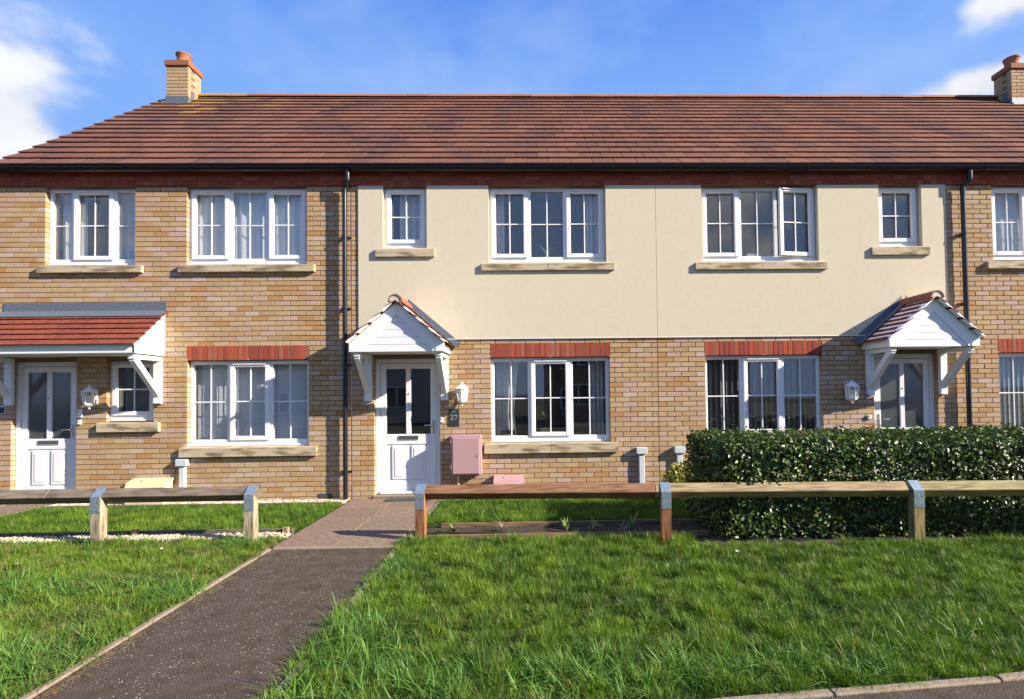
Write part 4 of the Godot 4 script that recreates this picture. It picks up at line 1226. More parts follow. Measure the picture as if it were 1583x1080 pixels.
var grass_meshes := []
func grass_clump(sd: int, blades: int, flop: float) -> ArrayMesh:
	var r := RandomNumberGenerator.new(); r.seed = sd
	var b := MB.new()
	for i in blades:
		var a := r.randf() * TAU
		var o := Vector3(cos(a), 0, sin(a)) * r.randf_range(0.0, 0.03)
		var b2 := a + r.randf_range(-1.0, 1.0)
		var dir := Vector3(cos(b2), 0, sin(b2))
		var h := r.randf_range(0.022, 0.072)
		var lean := r.randf_range(0.1, 1.0) * flop
		var w := r.randf_range(0.0012, 0.0025)
		var side := Vector3(-dir.z, 0, dir.x)
		var t := r.randf_range(0.6, 1.3)
		var yel := r.randf_range(0.85, 1.15)
		var pts := []
		for k in 4:
			var s := k / 3.0
			pts.append(o + dir * h * (0.25 * s + lean * 0.7 * s * s) + Vector3(0, h * (s - 0.42 * lean * s * s), 0))
		for k in 3:
			var w0 := w * (1.0 - k * 0.28); var w1 := w * (1.0 - (k + 1) * 0.28) if k < 2 else 0.0002
			var up: Vector3 = ((pts[k + 1] - pts[k]).cross(side)).normalized()
			if up.y < 0: up = -up
			b.col = Color(t * yel, t, t * 0.9)
			b.tri(pts[k] - side * w0, pts[k] + side * w0, pts[k + 1] + side * w1, up, up, up)
			b.tri(pts[k] - side * w0, pts[k + 1] + side * w1, pts[k + 1] - side * w1, up, up, up)
	return b.mesh(mats.grass)

func grass(label: String, inside: Callable, x0: float, x1: float, z0: float, z1: float, step: float, height: float, dryness: float, sd: int, coarse := []) -> void:
	var r := RandomNumberGenerator.new(); r.seed = sd
	var nf := FastNoiseLite.new(); nf.seed = sd; nf.frequency = 4.2; nf.fractal_octaves = 4; nf.fractal_gain = 0.65
	var nc := FastNoiseLite.new(); nc.seed = sd + 5; nc.frequency = 1.3; nc.fractal_octaves = 5; nc.fractal_gain = 0.65
	var buckets := [[], [], []]
	var z := z0
	while z < z1:
		var x := x0
		while x < x1:
			var p := Vector2(x + r.randf_range(-0.6, 0.6) * step, z + r.randf_range(-0.6, 0.6) * step)
			x += step
			if not inside.call(p.x, p.y): continue
			var hn := nf.get_noise_2d(p.x, p.y)
			var cn := nc.get_noise_2d(p.x, p.y)
			if hn < -0.38 and r.randf() < 0.6: continue
			var s := height * clampf(1.0 + hn * 2.3 + r.randf_range(-0.3, 0.3), 0.22, 2.1)
			var bs := Basis.from_euler(Vector3(r.randf_range(-0.35, 0.35), r.randf() * TAU, r.randf_range(-0.35, 0.35))).scaled_local(Vector3(lerpf(1.0, s, 0.5), s, lerpf(1.0, s, 0.5)))
			var c := Color(0.172, 0.275, 0.024).lerp(Color(0.064, 0.148, 0.018), clampf(0.5 + cn * 1.6, 0, 1))
			if r.randf() < 0.16: c = c.lerp(Color(0.24, 0.38, 0.045), 0.7)
			if r.randf() < dryness * clampf(1.0 + cn * 2.0, 0.1, 2.0): c = c.lerp(Color(0.40, 0.33, 0.13), r.randf_range(0.3, 0.9))
			buckets[r.randi() % 3].append([Transform3D(bs, Vector3(p.x, -0.012, p.y)), c * r.randf_range(0.82, 1.18)])
		z += step
	for k in coarse:   # rank tufts with broad blue green blades
		for i in k[4]:
			var p := Vector2(k[0] + r.randfn() * k[2], k[1] + r.randfn() * k[3])
			if not inside.call(p.x, p.y): continue
			var t := r.randf_range(1.3, 2.3)
			var cc := Color(0.085, 0.20, 0.045).lerp(Color(0.16, 0.29, 0.05), r.randf())
			buckets[2].append([Transform3D(Basis.from_euler(Vector3(r.randf_range(-0.5, 0.5), r.randf() * TAU, r.randf_range(-0.5, 0.5))).scaled_local(Vector3(t * 1.2, t, t * 1.2)), Vector3(p.x, -0.012, p.y)), cc])
	var root := group(self, "grass")
	root.set_meta("kind", "stuff")
	tag(root, label, "grass")
	for k in 3:
		var mm := MultiMesh.new()
		mm.transform_format = MultiMesh.TRANSFORM_3D
		mm.use_colors = true
		mm.mesh = grass_meshes[k]
		mm.instance_count = buckets[k].size()
		for i in buckets[k].size():
			mm.set_instance_transform(i, buckets[k][i][0])
			mm.set_instance_color(i, buckets[k][i][1])
		var o := MultiMeshInstance3D.new()
		o.name = numbered(root, "blades")
		o.multimesh = mm
		root.add_child(o, true)
		o.set_meta("kind", "stuff")

func lawns() -> void:
	for k in 3: grass_meshes.append(grass_clump(100 + k, 12, [0.9, 1.3, 1.7][k]))
	grass("long green grass of the front lawn right of the path", func(x, z): return x > -1.345 + 0.035 * sin(z * 9.0) + 0.025 * sin(z * 23.0) and z > (2.27 + 0.03 * x if x < 1.7 else 2.66 + 0.03 * sin(x * 5.0)) and z < kerb_z(x) - 0.01 + 0.025 * sin(x * 11.0), -1.45, 7.2, 2.2, 5.6, 0.021, 0.9, 0.07, 11, [[-1.15, 4.5, 0.12, 0.35, 150], [-0.7, 5.05, 0.3, 0.15, 160], [0.4, 5.0, 0.25, 0.12, 110], [1.3, 5.0, 0.35, 0.08, 110], [-1.2, 3.4, 0.07, 0.3, 60], [-1.2, 2.45, 0.08, 0.1, 50], [2.3, 4.7, 0.5, 0.2, 80]])
	grass("shorter mossy grass of the front lawn left of the path", func(x, z): return x < -2.645 + 0.018 * (z - 2.1) + 0.035 * sin(z * 7.0) + 0.02 * sin(z * 19.0) and z > 2.1 and x > -1.0 - z * 1.35 - 2.2, -7.0, -2.5, 2.05, 5.7, 0.0225, 0.78, 0.24, 12, [[-2.95, 4.8, 0.2, 0.25, 170], [-2.8, 3.75, 0.14, 0.12, 80], [-3.6, 3.6, 0.3, 0.15, 80], [-4.3, 3.5, 0.25, 0.15, 60], [-3.0, 2.35, 0.1, 0.08, 40], [-4.5, 2.25, 0.1, 0.05, 25]])
	grass("bright grass of the small lawn at number 27", func(x, z): return true, -1.28, 2.4, 0.26, 1.62, 0.026, 1.05, 0.01, 13)
	grass("bright grass of the small lawn at the brick house", func(x, z): return z > 0.33, -6.9, -2.66, 0.33, 1.82, 0.028, 0.85, 0.02, 14)

func boards() -> void:
	var list := [["grey weathered board edging the back of the small left lawn", -6.9, -2.68, 0.30, 0.03, [0.20, 0.175, 0.15]], ["grey weathered board edging the front of the small left lawn", -6.97, -2.68, 1.86, 0.045, [0.20, 0.17, 0.145]],
		["brown board between the small lawn of number 27 and its flower bed", -1.05, 2.1, 1.68, 0.03, [0.27, 0.19, 0.12]], ["low brown board along the front of the flower bed", -1.12, 1.95, 2.215, 0.035, [0.28, 0.20, 0.125]]]
	for l in list:
		var o := group(self, "edging_board", Vector3((l[1] + l[2]) / 2, 0, l[3]))
		tag(o, l[0], "board", "timber edging boards")
		var x: float = l[1]
		while x < l[2] - 0.05:
			var e := minf(x + 2.1, l[2])
			var b := MB.new()
			b.xf.origin = -o.position
			b.col = Color(l[5][0], l[5][1], l[5][2])
			b.cbox(Vector3(x + 0.002, -0.1, l[3] - 0.02), Vector3(e - 0.002, l[4] + rng.randf_range(-0.004, 0.006), l[3] + 0.02), 0.004)
			put(o, "plank", b.mesh(mats.wood_along))
			x = e
	for p in [[-4.40, 1.91, "short timber peg beside the weathered fence post"], [-2.74, 1.91, "short timber peg at the path corner of the left lawn"]]:
		var b := MB.new()
		b.col = Color(0.45, 0.36, 0.22)
		b.cbox(Vector3(-0.03, -0.1, -0.024), Vector3(0.03, 0.075, 0.024), 0.004)
		var o := put(self, "timber_peg", b.mesh(mats.wood_up), Transform3D(Basis.IDENTITY, Vector3(p[0], 0, p[1])))
		tag(o, p[2], "peg", "timber pegs")
	# scalloped concrete edging at the back of number 27's lawn
	var m := MB.new()
	var pl := PackedVector2Array([Vector2(-0.07, -0.1), Vector2(0.07, -0.1)])
	for q in 9:
		var an := PI * q / 8.0
		pl.append(Vector2(cos(an) * 0.07, 0.015 + sin(an) * 0.06))
	m.prism(pl, -0.025, 0.025)
	m.col = Color.WHITE
	var sm := m.mesh(mats.concrete)
	var x := -0.72
	while x < 1.75:
		var o := put(self, "scalloped_edging", sm, Transform3D(Basis.from_euler(Vector3(rng.randf_range(-0.06, 0.06), rng.randf_range(-0.05, 0.05), rng.randf_range(-0.05, 0.05))), Vector3(x, 0.03 + rng.randf_range(-0.008, 0.008), 0.235 + x * 0.02)))
		tag(o, "round topped grey concrete edging stone in the row behind the lawn", "edging stone", "scalloped edging stones")
		x += 0.158

# ------------------------------------------------------------------ fence
func post(label: String, x: float, z: float, tint: Array, turn: float, rise := 0.0) -> void:
	var o := group(self, "fence_post", Vector3(x, rise, z))
	o.rotation.y = turn
	tag(o, label, "post", "posts of the knee high rail fence")
	var side := Basis(Vector3(0, 0, -1), Vector3(0, 1, 0), Vector3(1, 0, 0))
	var b := MB.new(); b.col = Color(tint[0], tint[1], tint[2])
	b.xf = Transform3D(side, Vector3.ZERO)   # profile x is -z; rail centre at z = 0
	b.prism(PackedVector2Array([Vector2(-0.098, -0.15), Vector2(-0.098, 0.497), Vector2(-0.084, 0.503), Vector2(0.0, 0.419), Vector2(0.0, -0.15)]), -0.049, 0.049)
	put(o, "shaft", b.mesh(mats.wood_up))
	var s := MB.new(); s.xf = Transform3D(side, Vector3.ZERO)
	s.prism(PackedVector2Array([Vector2(-0.099, 0.335), Vector2(-0.099, 0.502), Vector2(-0.002, 0.584), Vector2(0.004, 0.584), Vector2(0.07, 0.518), Vector2(0.073, 0.521), Vector2(0.005, 0.588), Vector2(-0.003, 0.588), Vector2(-0.102, 0.504), Vector2(-0.102, 0.335)]), -0.05, 0.05)
	put(o, "strap", s.mesh(mats.galvanised))
	for y in [0.36, 0.45]:
		for q in [-0.03, 0.03]:
			var nl := MB.new(); nl.xf = Transform3D(Basis(Vector3(1, 0, 0), PI / 2), Vector3(q, y, 0.102))
			nl.lathe([Vector2(0.006, 0), Vector2(0.005, 0.003), Vector2(0.0, 0.004)], 8)
			put(o, "nail", nl.mesh(mats.chrome))

func rail(label: String, x0: float, z0: float, x1: float, z1: float, tints: Array, rise := 0.0) -> void:
	var d := Vector3(x1 - x0, rise, z1 - z0)
	var o := group(self, "fence_rail", Vector3((x0 + x1) / 2, 0.5 + rise / 2, (z0 + z1) / 2))
	tag(o, label, "rail", "rails of the knee high fence")
	var n := tints.size()
	for i in n:
		var b := MB.new()
		b.col = Color(tints[i][0], tints[i][1], tints[i][2])
		b.xf = Transform3D(Basis(Vector3.UP, -atan2(d.z, d.x)) * Basis(Vector3(0, 0, 1), rise / d.length()) * Basis(Vector3(1, 0, 0), PI / 4), d * ((i + 0.5) / n - 0.5))
		var h := d.length() / n / 2
		b.cbox(Vector3(-h + 0.002, -0.057, -0.057), Vector3(h - 0.002, 0.057, 0.057), 0.005)
		put(o, "rail_length", b.mesh(mats.wood_along))

func fences() -> void:
	post("weathered grey fence post standing mid left lawn edge", -4.575, 2.14, [0.50, 0.44, 0.32], 0.0)
	post("pale fence post ending the left rail, next to the path", -2.975, 2.15, [0.52, 0.45, 0.32], 0.0)
	rail("weathered grey fence rail left of the path", -9.5, 2.14, -2.92, 2.15, [[0.27, 0.225, 0.18], [0.29, 0.24, 0.19], [0.26, 0.215, 0.17]])
	post("orange brown fence post at the path end of the brown rail", -1.155, 2.24, [0.42, 0.20, 0.095], -0.075)
	post("orange brown fence post just left of the hedge", 1.395, 2.44, [0.40, 0.18, 0.085], -0.075, 0.012)
	post("greenish fence post standing against the hedge", 3.87, 2.64, [0.42, 0.36, 0.16], -0.075, 0.028)
	rail("red brown fence rail turning yellow green along the hedge", -1.21, 2.235, 8.8, 3.03, [[0.36, 0.19, 0.11], [0.50, 0.39, 0.23], [0.47, 0.40, 0.21], [0.46, 0.39, 0.20]], 0.056)

# ------------------------------------------------------------------ plants
func leaf_mesh(m: Material, l: float, w: float, fold: float) -> ArrayMesh:
	var b := MB.new()
	var mid := [Vector3(0, 0, 0), Vector3(0, 0.0, -l * 0.35), Vector3(0, -fold * 0.3, -l * 0.7), Vector3(0, -fold, -l)]
	var hw := [0.0, w * 0.5, w * 0.42, 0.0]
	for s in [-1.0, 1.0]:
		for k in 3:
			var a: Vector3 = mid[k] + Vector3(s * hw[k], fold * 0.5 * hw[k] / w * 2, 0); var e: Vector3 = mid[k + 1] + Vector3(s * hw[k + 1], fold * 0.5 * hw[k + 1] / w * 2, 0)
			var na := Vector3(-s * 0.25, 1, 0.05).normalized()
			var nb := Vector3(-s * 0.1, 1, 0).normalized()
			if hw[k + 1] > 0: b.tri(mid[k], mid[k + 1], e, nb, nb, na)
			if hw[k] > 0: b.tri(mid[k], e, a, nb, na, na)
	return b.mesh(m)

func hedge() -> void:
	var o := group(self, "hedge", Vector3(5.0, 0, 1.85))
	tag(o, "clipped dark glossy hedge behind the rail at right", "hedge")
	var r := RandomNumberGenerator.new(); r.seed = 77
	var nf := FastNoiseLite.new(); nf.seed = 4; nf.frequency = 2.2; nf.fractal_octaves = 3
	var x0 := 2.0; var x1 := 8.2; var y1 := 1.02; var z0 := 1.25; var z1 := 2.50
	var faces := [[0, (x1 - x0) * y1 * 1.0], [1, (x1 - x0) * (z1 - z0) * 0.8], [2, (z1 - z0) * y1 * 1.1], [3, (x1 - x0) * y1 * 0.35]]
	var total := 0.0
	for f in faces: total += f[1]
	var xs := []
	var n := 76000
	for i in n:
		var pick := r.randf() * total
		var f := 0
		while pick > faces[f][1]:
			pick -= faces[f][1]; f += 1
		var p := Vector3(r.randf_range(x0, x1), r.randf_range(0.03, y1), r.randf_range(z0, z1))
		var out := Vector3.ZERO
		if f == 0: p.z = z1; out = Vector3(0, 0, 1)
		elif f == 1: p.y = y1; out = Vector3(0, 1, 0)
		elif f == 2: p.x = x0; out = Vector3(-1, 0, 0)
		else: p.z = z0; out = Vector3(0, 0, -1)
		var bump := nf.get_noise_3dv(p * 1.4)
		var q := p + out * (bump * 0.07 - 0.42 * pow(r.randf(), 2.0) + 0.02)
		# round the upright and upper corners
		var ex := maxf(0.0, x0 + 0.12 - q.x); var ez := maxf(0.0, q.z - z1 + 0.12); var ey := maxf(0.0, q.y - y1 + 0.10)
		if Vector3(ex, ey, ez).length() > 0.15 + 0.03 * bump: continue
		if q.y < 0.10 and r.randf() < 0.35: continue
		var up := (out * r.randf_range(0.15, 0.9) + Vector3(r.randf_range(-0.7, 0.7), r.randf_range(-0.15, 0.95), r.randf_range(-0.7, 0.7))).normalized()
		var tip := Vector3(r.randf_range(-1, 1), r.randf_range(-0.9, 0.7), r.randf_range(-1, 1)) + out * 0.7
		tip = (tip - up * tip.dot(up)).normalized()
		var bs := Basis(tip.cross(up).normalized() * -1.0, up, -tip)
		if bs.determinant() < 0: bs.x = -bs.x
		bs = bs.scaled_local(Vector3.ONE * r.randf_range(0.75, 1.35))
		var c := Color(0.028, 0.058, 0.012).lerp(Color(0.085, 0.135, 0.018), r.randf() * r.randf() + 0.05)
		if r.randf() < 0.12: c = Color(0.17, 0.25, 0.03)
		if r.randf() < 0.003: c = Color(0.30, 0.10, 0.03)
		xs.append([Transform3D(bs, q - o.position), c])
	var mm := MultiMesh.new()
	mm.transform_format = MultiMesh.TRANSFORM_3D
	mm.use_colors = true
	mm.mesh = leaf_mesh(mats.hedge_leaf, 0.041, 0.024, 0.007)
	mm.instance_count = xs.size()
	for i in xs.size():
		mm.set_instance_transform(i, xs[i][0])
		mm.set_instance_color(i, xs[i][1])
	var mi := MultiMeshInstance3D.new()
	mi.name = "foliage"
	mi.multimesh = mm
	o.add_child(mi, true)
	mi.set_meta("kind", "stuff")
	for k in 16:
		var s := MB.new()
		var bx := lerpf(x0 + 0.2, x1 - 0.2, k / 15.0) + r.randf_range(-0.1, 0.1) - o.position.x
		for q in 5:
			var a := r.randf() * TAU
			var e := Vector3(bx + cos(a) * r.randf_range(0.1, 0.28), r.randf_range(0.65, 0.98), sin(a) * r.randf_range(0.1, 0.45))
			s.tube([Vector3(bx, -0.05, 0), Vector3(bx, 0.12, 0).lerp(e, 0.25), Vector3(bx, 0.3, 0).lerp(e, 0.6), e], 0.012, 6, 0.004)
		put(o, "stem", s.mesh(mats.bark))

func small_shrub() -> void:
	var o := group(self, "variegated_shrub", Vector3(2.18, 0, 0.55))
	tag(o, "small yellow and green variegated shrub between wall and hedge", "shrub")
	var r := RandomNumberGenerator.new(); r.seed = 9
	var mm := MultiMesh.new()
	mm.transform_format = MultiMesh.TRANSFORM_3D
	mm.use_colors = true
	mm.mesh = leaf_mesh(mats.leafy, 0.05, 0.026, 0.01)
	mm.instance_count = 1600
	for i in 1600:
		var d := Vector3(r.randfn(), absf(r.randfn()) * 1.1 - 0.1, r.randfn()).normalized()
		var p := Vector3(0, 0.16, 0) + d * Vector3(0.33, 0.40, 0.28) * pow(r.randf(), 0.4)
		var tip := (d + Vector3(r.randfn(), r.randfn(), r.randfn()) * 0.5).normalized()
		var up := (Vector3(0, 1, 0.4) + Vector3(r.randfn(), r.randfn(), r.randfn()) * 0.4)
		up = (up - tip * up.dot(tip)).normalized()
		mm.set_instance_transform(i, Transform3D(Basis(up.cross(-tip).normalized(), up, -tip), p))
		mm.set_instance_color(i, Color(0.50, 0.44, 0.07) if r.randf() < 0.55 else Color(0.12, 0.17, 0.03))
	var mi := MultiMeshInstance3D.new()
	mi.name = "foliage"
	mi.multimesh = mm
	mi.set_meta("kind", "stuff")
	o.add_child(mi, true)
	var s := MB.new()
	for q in 7:
		var a := q * 0.9
		s.tube([Vector3(0, -0.05, 0), Vector3(cos(a) * 0.08, 0.15, sin(a) * 0.08), Vector3(cos(a) * 0.18, 0.36, sin(a) * 0.15)], 0.007, 5, 0.003)
	put(o, "stem", s.mesh(mats.bark))

# a tuft of strap leaves
func strap_plant(parent: Node3D, n: int, l: float, w: float, droop: float, tint: Color, sd: int, m: String) -> void:
	var r := RandomNumberGenerator.new(); r.seed = sd
	for i in n:
		var b := MB.new(); b.col = tint * r.randf_range(0.8, 1.2)
		var a := r.randf() * TAU
		var d := Vector3(cos(a), 0, sin(a))
		var sd2 := Vector3(-d.z, 0, d.x)
		var ll := l * r.randf_range(0.6, 1.15)
		var dr := droop * r.randf_range(0.4, 1.3)
		var prev := Vector3.ZERO
		for k in 6:
			var t := (k + 1) / 6.0
			var p := d * ll * (0.25 * t + dr * 0.55 * t * t) + Vector3(0, ll * (t - dr * 0.75 * t * t), 0)
			var w0 := w * sin(PI * clampf(0.25 + (k / 6.0) * 0.75, 0, 1)); var w1 := w * sin(PI * clampf(0.25 + t * 0.75, 0, 1))
			b.quad(prev - sd2 * w0, prev + sd2 * w0, p + sd2 * w1, p - sd2 * w1, Vector3(0, 1, 0) + d * 0.2)
			prev = p
		put(parent, "leaf", b.mesh(mats[m]))

func bed_plants() -> void:
	for k in [[-0.86, 1.95, "pale green low clump beside the brown fence post", 26, 0.10, 0.006, 0.9, [0.22, 0.24, 0.08]], [-0.32, 1.92, "dry brown tangled clump in the flower bed", 34, 0.16, 0.003, 1.1, [0.34, 0.24, 0.17]], [0.40, 2.0, "tuft of broad bulb leaves with dry stalks in the flower bed", 14, 0.15, 0.009, 0.6, [0.22, 0.26, 0.08]], [0.72, 1.95, "yellowing feathery tuft in the flower bed", 26, 0.12, 0.004, 0.9, [0.36, 0.30, 0.10]], [1.12, 2.0, "upright pair of broad green bulb leaves at the bed's dark end", 5, 0.21, 0.015, 0.25, [0.14, 0.28, 0.06]], [1.02, 2.12, "grey dried seed tuft at the front of the bed", 22, 0.12, 0.003, 0.8, [0.30, 0.29, 0.24]]]:
		var o := group(self, "bed_plant", Vector3(k[0], -0.01, k[1]))
		tag(o, k[2], "plant", "plants in the flower bed")
		strap_plant(o, k[3], k[4] * 1.5, k[5] * 1.25, k[6], Color(k[7][0], k[7][1], k[7][2]), 40 + int(k[0] * 100), "leafy")

func daisies() -> void:
	var m := MB.new()
	for i in 14:
		var a := TAU * i / 14
		var d := Vector3(cos(a), 0, sin(a)); var s := Vector3(-d.z, 0, d.x)
		m.quad(d * 0.003, d * 0.009 + s * 0.0025, d * 0.014 + Vector3(0, 0.002, 0), d * 0.009 - s * 0.0025, Vector3.UP)
	var pm := m.mesh(mats.plain)
	var c := MB.new(); c.col = Color(0.7, 0.5, 0.05)
	c.lathe([Vector2(0.0045, 0), Vector2(0.003, 0.003), Vector2(0, 0.004)], 8)
	var cm := c.mesh(mats.plain)
	var st := MB.new(); st.col = Color(0.10, 0.2, 0.03)
	st.tube([Vector3(0, -0.07, 0), Vector3(0, 0, 0)], 0.0012, 5)
	var sm := st.mesh(mats.plain)
	for p in [[-4.78, 3.0], [-4.62, 3.02], [-3.8, 2.95], [-3.05, 3.52], [-2.98, 3.53], [-3.1, 4.05], [-3.62, 2.62], [1.9, 3.05]]:
		var o := group(self, "daisy", Vector3(p[0], 0.062, p[1]))
		o.rotation = Vector3(0.35, p[0] * 7, 0)
		tag(o, "tiny white daisy growing in the lawn", "flower", "daisies in the lawn")
		put(o, "petals", pm); put(o, "centre", cm); put(o, "stalk", sm)

# ------------------------------------------------------------------ things on the walls
func wall_things() -> void:
	lantern("white lantern between the canopy bracket and house number 27", -0.995, 1.365)
	lantern("white lantern under the lean-to canopy of the brick house", -6.41, 1.385)
	lantern("white lantern above the hedge beside the right canopy", 4.87, 1.335)
	# number plaque
	var p := group(self, "house_number_plaque", Vector3(-1.131, 1.07, 0.0))
	tag(p, "dark slate plaque reading 27 beside the front door", "plaque")
	var b := MB.new()
	b.cbox(Vector3(-0.079, 0, 0.002), Vector3(0.079, 0.262, 0.012), 0.003)
	put(p, "plate", b.mesh(mats.slate))
	var font := SystemFont.new()
	font.font_names = PackedStringArray(["Droid Serif"])
	var tm := TextMesh.new()
	tm.font = font; tm.text = "27"; tm.font_size = 32; tm.pixel_size = 0.0032; tm.depth = 0.003
	var grey_paint := M("grey_paint", lin(0.36, 0.37, 0.37), 0.7, {"vc": false})
	tm.material = grey_paint
	put(p, "number", tm, Transform3D(Basis.IDENTITY, Vector3(0, 0.13, 0.0135)))
	var mo := MB.new()
	for k in 7:
		var a := PI * (0.12 + 0.76 * k / 6.0)
		mo.xf = Transform3D(Basis(Vector3(0, 0, 1), a - PI / 2), Vector3(cos(a) * 0.02, 0.205 + sin(a) * 0.014, 0.0121))
		mo.prism(PackedVector2Array([Vector2(-0.003, 0), Vector2(0.003, 0), Vector2(0.0, 0.018)]), 0, 0.0012)
	put(p, "motif", mo.mesh(grey_paint))
	for y in [0.02, 0.244]:
		var sc := MB.new(); sc.xf = Transform3D(Basis(Vector3(1, 0, 0), PI / 2), Vector3(0, y, 0.012))
		sc.lathe([Vector2(0.006, 0), Vector2(0.004, 0.003), Vector2(0, 0.0035)], 10)
		put(p, "screw", sc.mesh(mats.chrome))
	# plaque cut by the left edge of the picture
	var q := group(self, "house_sign", Vector3(-7.74, 1.335, 0.0))
	tag(q, "navy sign with white border left of the lean-to canopy door", "sign")
	var w := MB.new(); w.cbox(Vector3(-0.1, 0, 0.002), Vector3(0.045, 0.112, 0.01), 0.012)
	put(q, "border", w.mesh(mats.plastic_white))
	var nv := MB.new(); nv.col = Color(0.02, 0.05, 0.09); nv.cbox(Vector3(-0.093, 0.009, 0.006), Vector3(0.037, 0.103, 0.0125), 0.006)
	put(q, "plate", nv.mesh(mats.plain))
	# door bells
	for k in [["door_bell", "small white bell push right of the door of number 27", -1.309, 1.128, 0.05, 0.075], ["door_bell", "white boxy door bell right of the brick house's door", -6.612, 1.27, 0.07, 0.125], ["key_safe", "small white box below the brick house's door bell", -6.617, 1.168, 0.052, 0.065], ["door_bell", "small white bell push left of the door behind the hedge", 5.182, 1.10, 0.06, 0.06]]:
		var o := group(self, k[0], Vector3(k[2], k[3], 0))
		tag(o, k[1], "door bell" if k[0] == "door_bell" else "box")
		var c := MB.new(); c.cbox(Vector3(-k[4] / 2, 0, 0.002), Vector3(k[4] / 2, k[5], 0.032), 0.006)
		put(o, "case", c.mesh(mats.plastic_white))
		var bt := MB.new(); bt.xf = Transform3D(Basis(Vector3(1, 0, 0), PI / 2), Vector3(-k[4] * 0.2, k[5] * 0.72, 0.032))
		bt.col = Color(0.03, 0.03, 0.03)
		bt.lathe([Vector2(0.009, 0), Vector2(0.008, 0.003), Vector2(0, 0.004)], 10)
		put(o, "button", bt.mesh(mats.plain))
	# pink meter cupboard
	var m := group(self, "meter_cupboard", Vector3(-0.935, 0.36, 0))
	tag(m, "pink wall mounted meter cupboard between door and window", "meter cupboard")
	var bx := MB.new(); bx.cbox(Vector3(-0.222, 0, 0.002), Vector3(0.222, 0.585, 0.165), 0.008)
	put(m, "case", bx.mesh(mats.pink_plastic))
	var dr := MB.new(); dr.cbox(Vector3(-0.196, 0.02, 0.16), Vector3(0.196, 0.55, 0.178), 0.006)
	dr.xf.origin = Vector3(0, 0, 0.006)
	dr.xf = Transform3D(Basis.IDENTITY, Vector3.ZERO)
	var door_part := put(m, "door", dr.mesh(mats.pink_plastic))
	var lk := MB.new(); lk.xf = Transform3D(Basis(Vector3(1, 0, 0), PI / 2), Vector3(0.155, 0.28, 0.178)); lk.col = Color(0.08, 0.05, 0.05)
	lk.lathe([Vector2(0.011, 0), Vector2(0.01, 0.003), Vector2(0, 0.003)], 10)
	put(door_part, "lock", lk.mesh(mats.plain))
	for y in [0.09, 0.47]:
		var hg := MB.new(); hg.cbox(Vector3(-0.226, y, 0.1), Vector3(-0.218, y + 0.06, 0.172), 0.002)
		put(m, "hinge", hg.mesh(mats.pink_plastic))
	var pp := MB.new(); pp.col = Color(0.62, 0.48, 0.33); pp.tube([Vector3(-0.13, -0.38, 0.06), Vector3(-0.13, 0.01, 0.06)], 0.02, 12)
	put(m, "pipe", pp.mesh(mats.plain))
	# low gas boxes
	for k in [["pink low gas meter box on the ground behind the brown rail", -0.315, 0.44, 0.335, "pink_plastic"], ["cream low gas meter box on the ground behind the grey rail", -5.53, 0.56, 0.37, "cream_plastic"]]:
		var o := group(self, "gas_meter_box", Vector3(k[1], 0, 0.0))
		tag(o, k[0], "meter box", "low gas meter boxes")
		var hw: float = k[2] / 2
		var side := Basis(Vector3(0, 0, -1), Vector3(0, 1, 0), Vector3(1, 0, 0))
		var bd := MB.new(); bd.xf = Transform3D(side, Vector3.ZERO)
		bd.prism(PackedVector2Array([Vector2(-0.002, -0.08), Vector2(-0.002, k[3] - 0.03), Vector2(-0.16, k[3] - 0.06), Vector2(-0.235, k[3] - 0.2), Vector2(-0.235, -0.08)]), -hw + 0.015, hw - 0.015)
		put(o, "body", bd.mesh(mats[k[4]]))
		var ld := MB.new(); ld.xf = Transform3D(side, Vector3.ZERO)
		ld.prism(PackedVector2Array([Vector2(-0.004, k[3] - 0.03), Vector2(-0.004, k[3]), Vector2(-0.05, k[3]), Vector2(-0.19, k[3] - 0.045), Vector2(-0.255, k[3] - 0.17), Vector2(-0.255, k[3] - 0.21), Vector2(-0.24, k[3] - 0.21), Vector2(-0.165, k[3] - 0.062)]), -hw, hw)
		var lid := put(o, "lid", ld.mesh(mats[k[4]]))
		var lt := MB.new(); lt.xf = Transform3D(Basis(Vector3(1, 0, 0), PI / 4), Vector3(-hw * 0.35, k[3] - 0.025, 0.14)); lt.col = Color(0.12, 0.09, 0.09)
		lt.lathe([Vector2(0.012, 0), Vector2(0.01, 0.006), Vector2(0, 0.006)], 10)
		put(lid, "catch", lt.mesh(mats.plain))
	# grey cable ducts up the wall
	for k in [[-5.112, "grey duct with square cap below the brick house's sill", 0.54], [1.676, "grey duct with square cap right of number 27's window", 0.622], [2.25, "grey duct with square cap half hidden by the yellow shrub", 0.626]]:
		var o := group(self, "cable_duct", Vector3(k[0], 0, 0))
		tag(o, k[1], "duct", "grey cable ducts")
		var t := MB.new(); t.cbox(Vector3(-0.042, -0.08, 0.003), Vector3(0.042, k[2] + 0.01, 0.06), 0.008)
		put(o, "duct", t.mesh(mats.plastic_grey))
		var c := MB.new(); c.col = Color(1.1, 1.05, 1.0); c.cbox(Vector3(-0.08, k[2], 0.003), Vector3(0.08, k[2] + 0.1, 0.085), 0.007)
		put(o, "cap", c.mesh(mats.plastic_grey))
	var ab := group(self, "air_brick", Vector3(-3.05, 0.03, 0))
	tag(ab, "dark plastic air brick low on the wall by the downpipe", "air brick")
	var fr := MB.new(); fr.col = Color(0.04, 0.04, 0.045); fr.cbox(Vector3(-0.105, -0.005, -0.02), Vector3(0.105, 0.065, 0.004), 0.003)
	put(ab, "frame", fr.mesh(mats.plain))
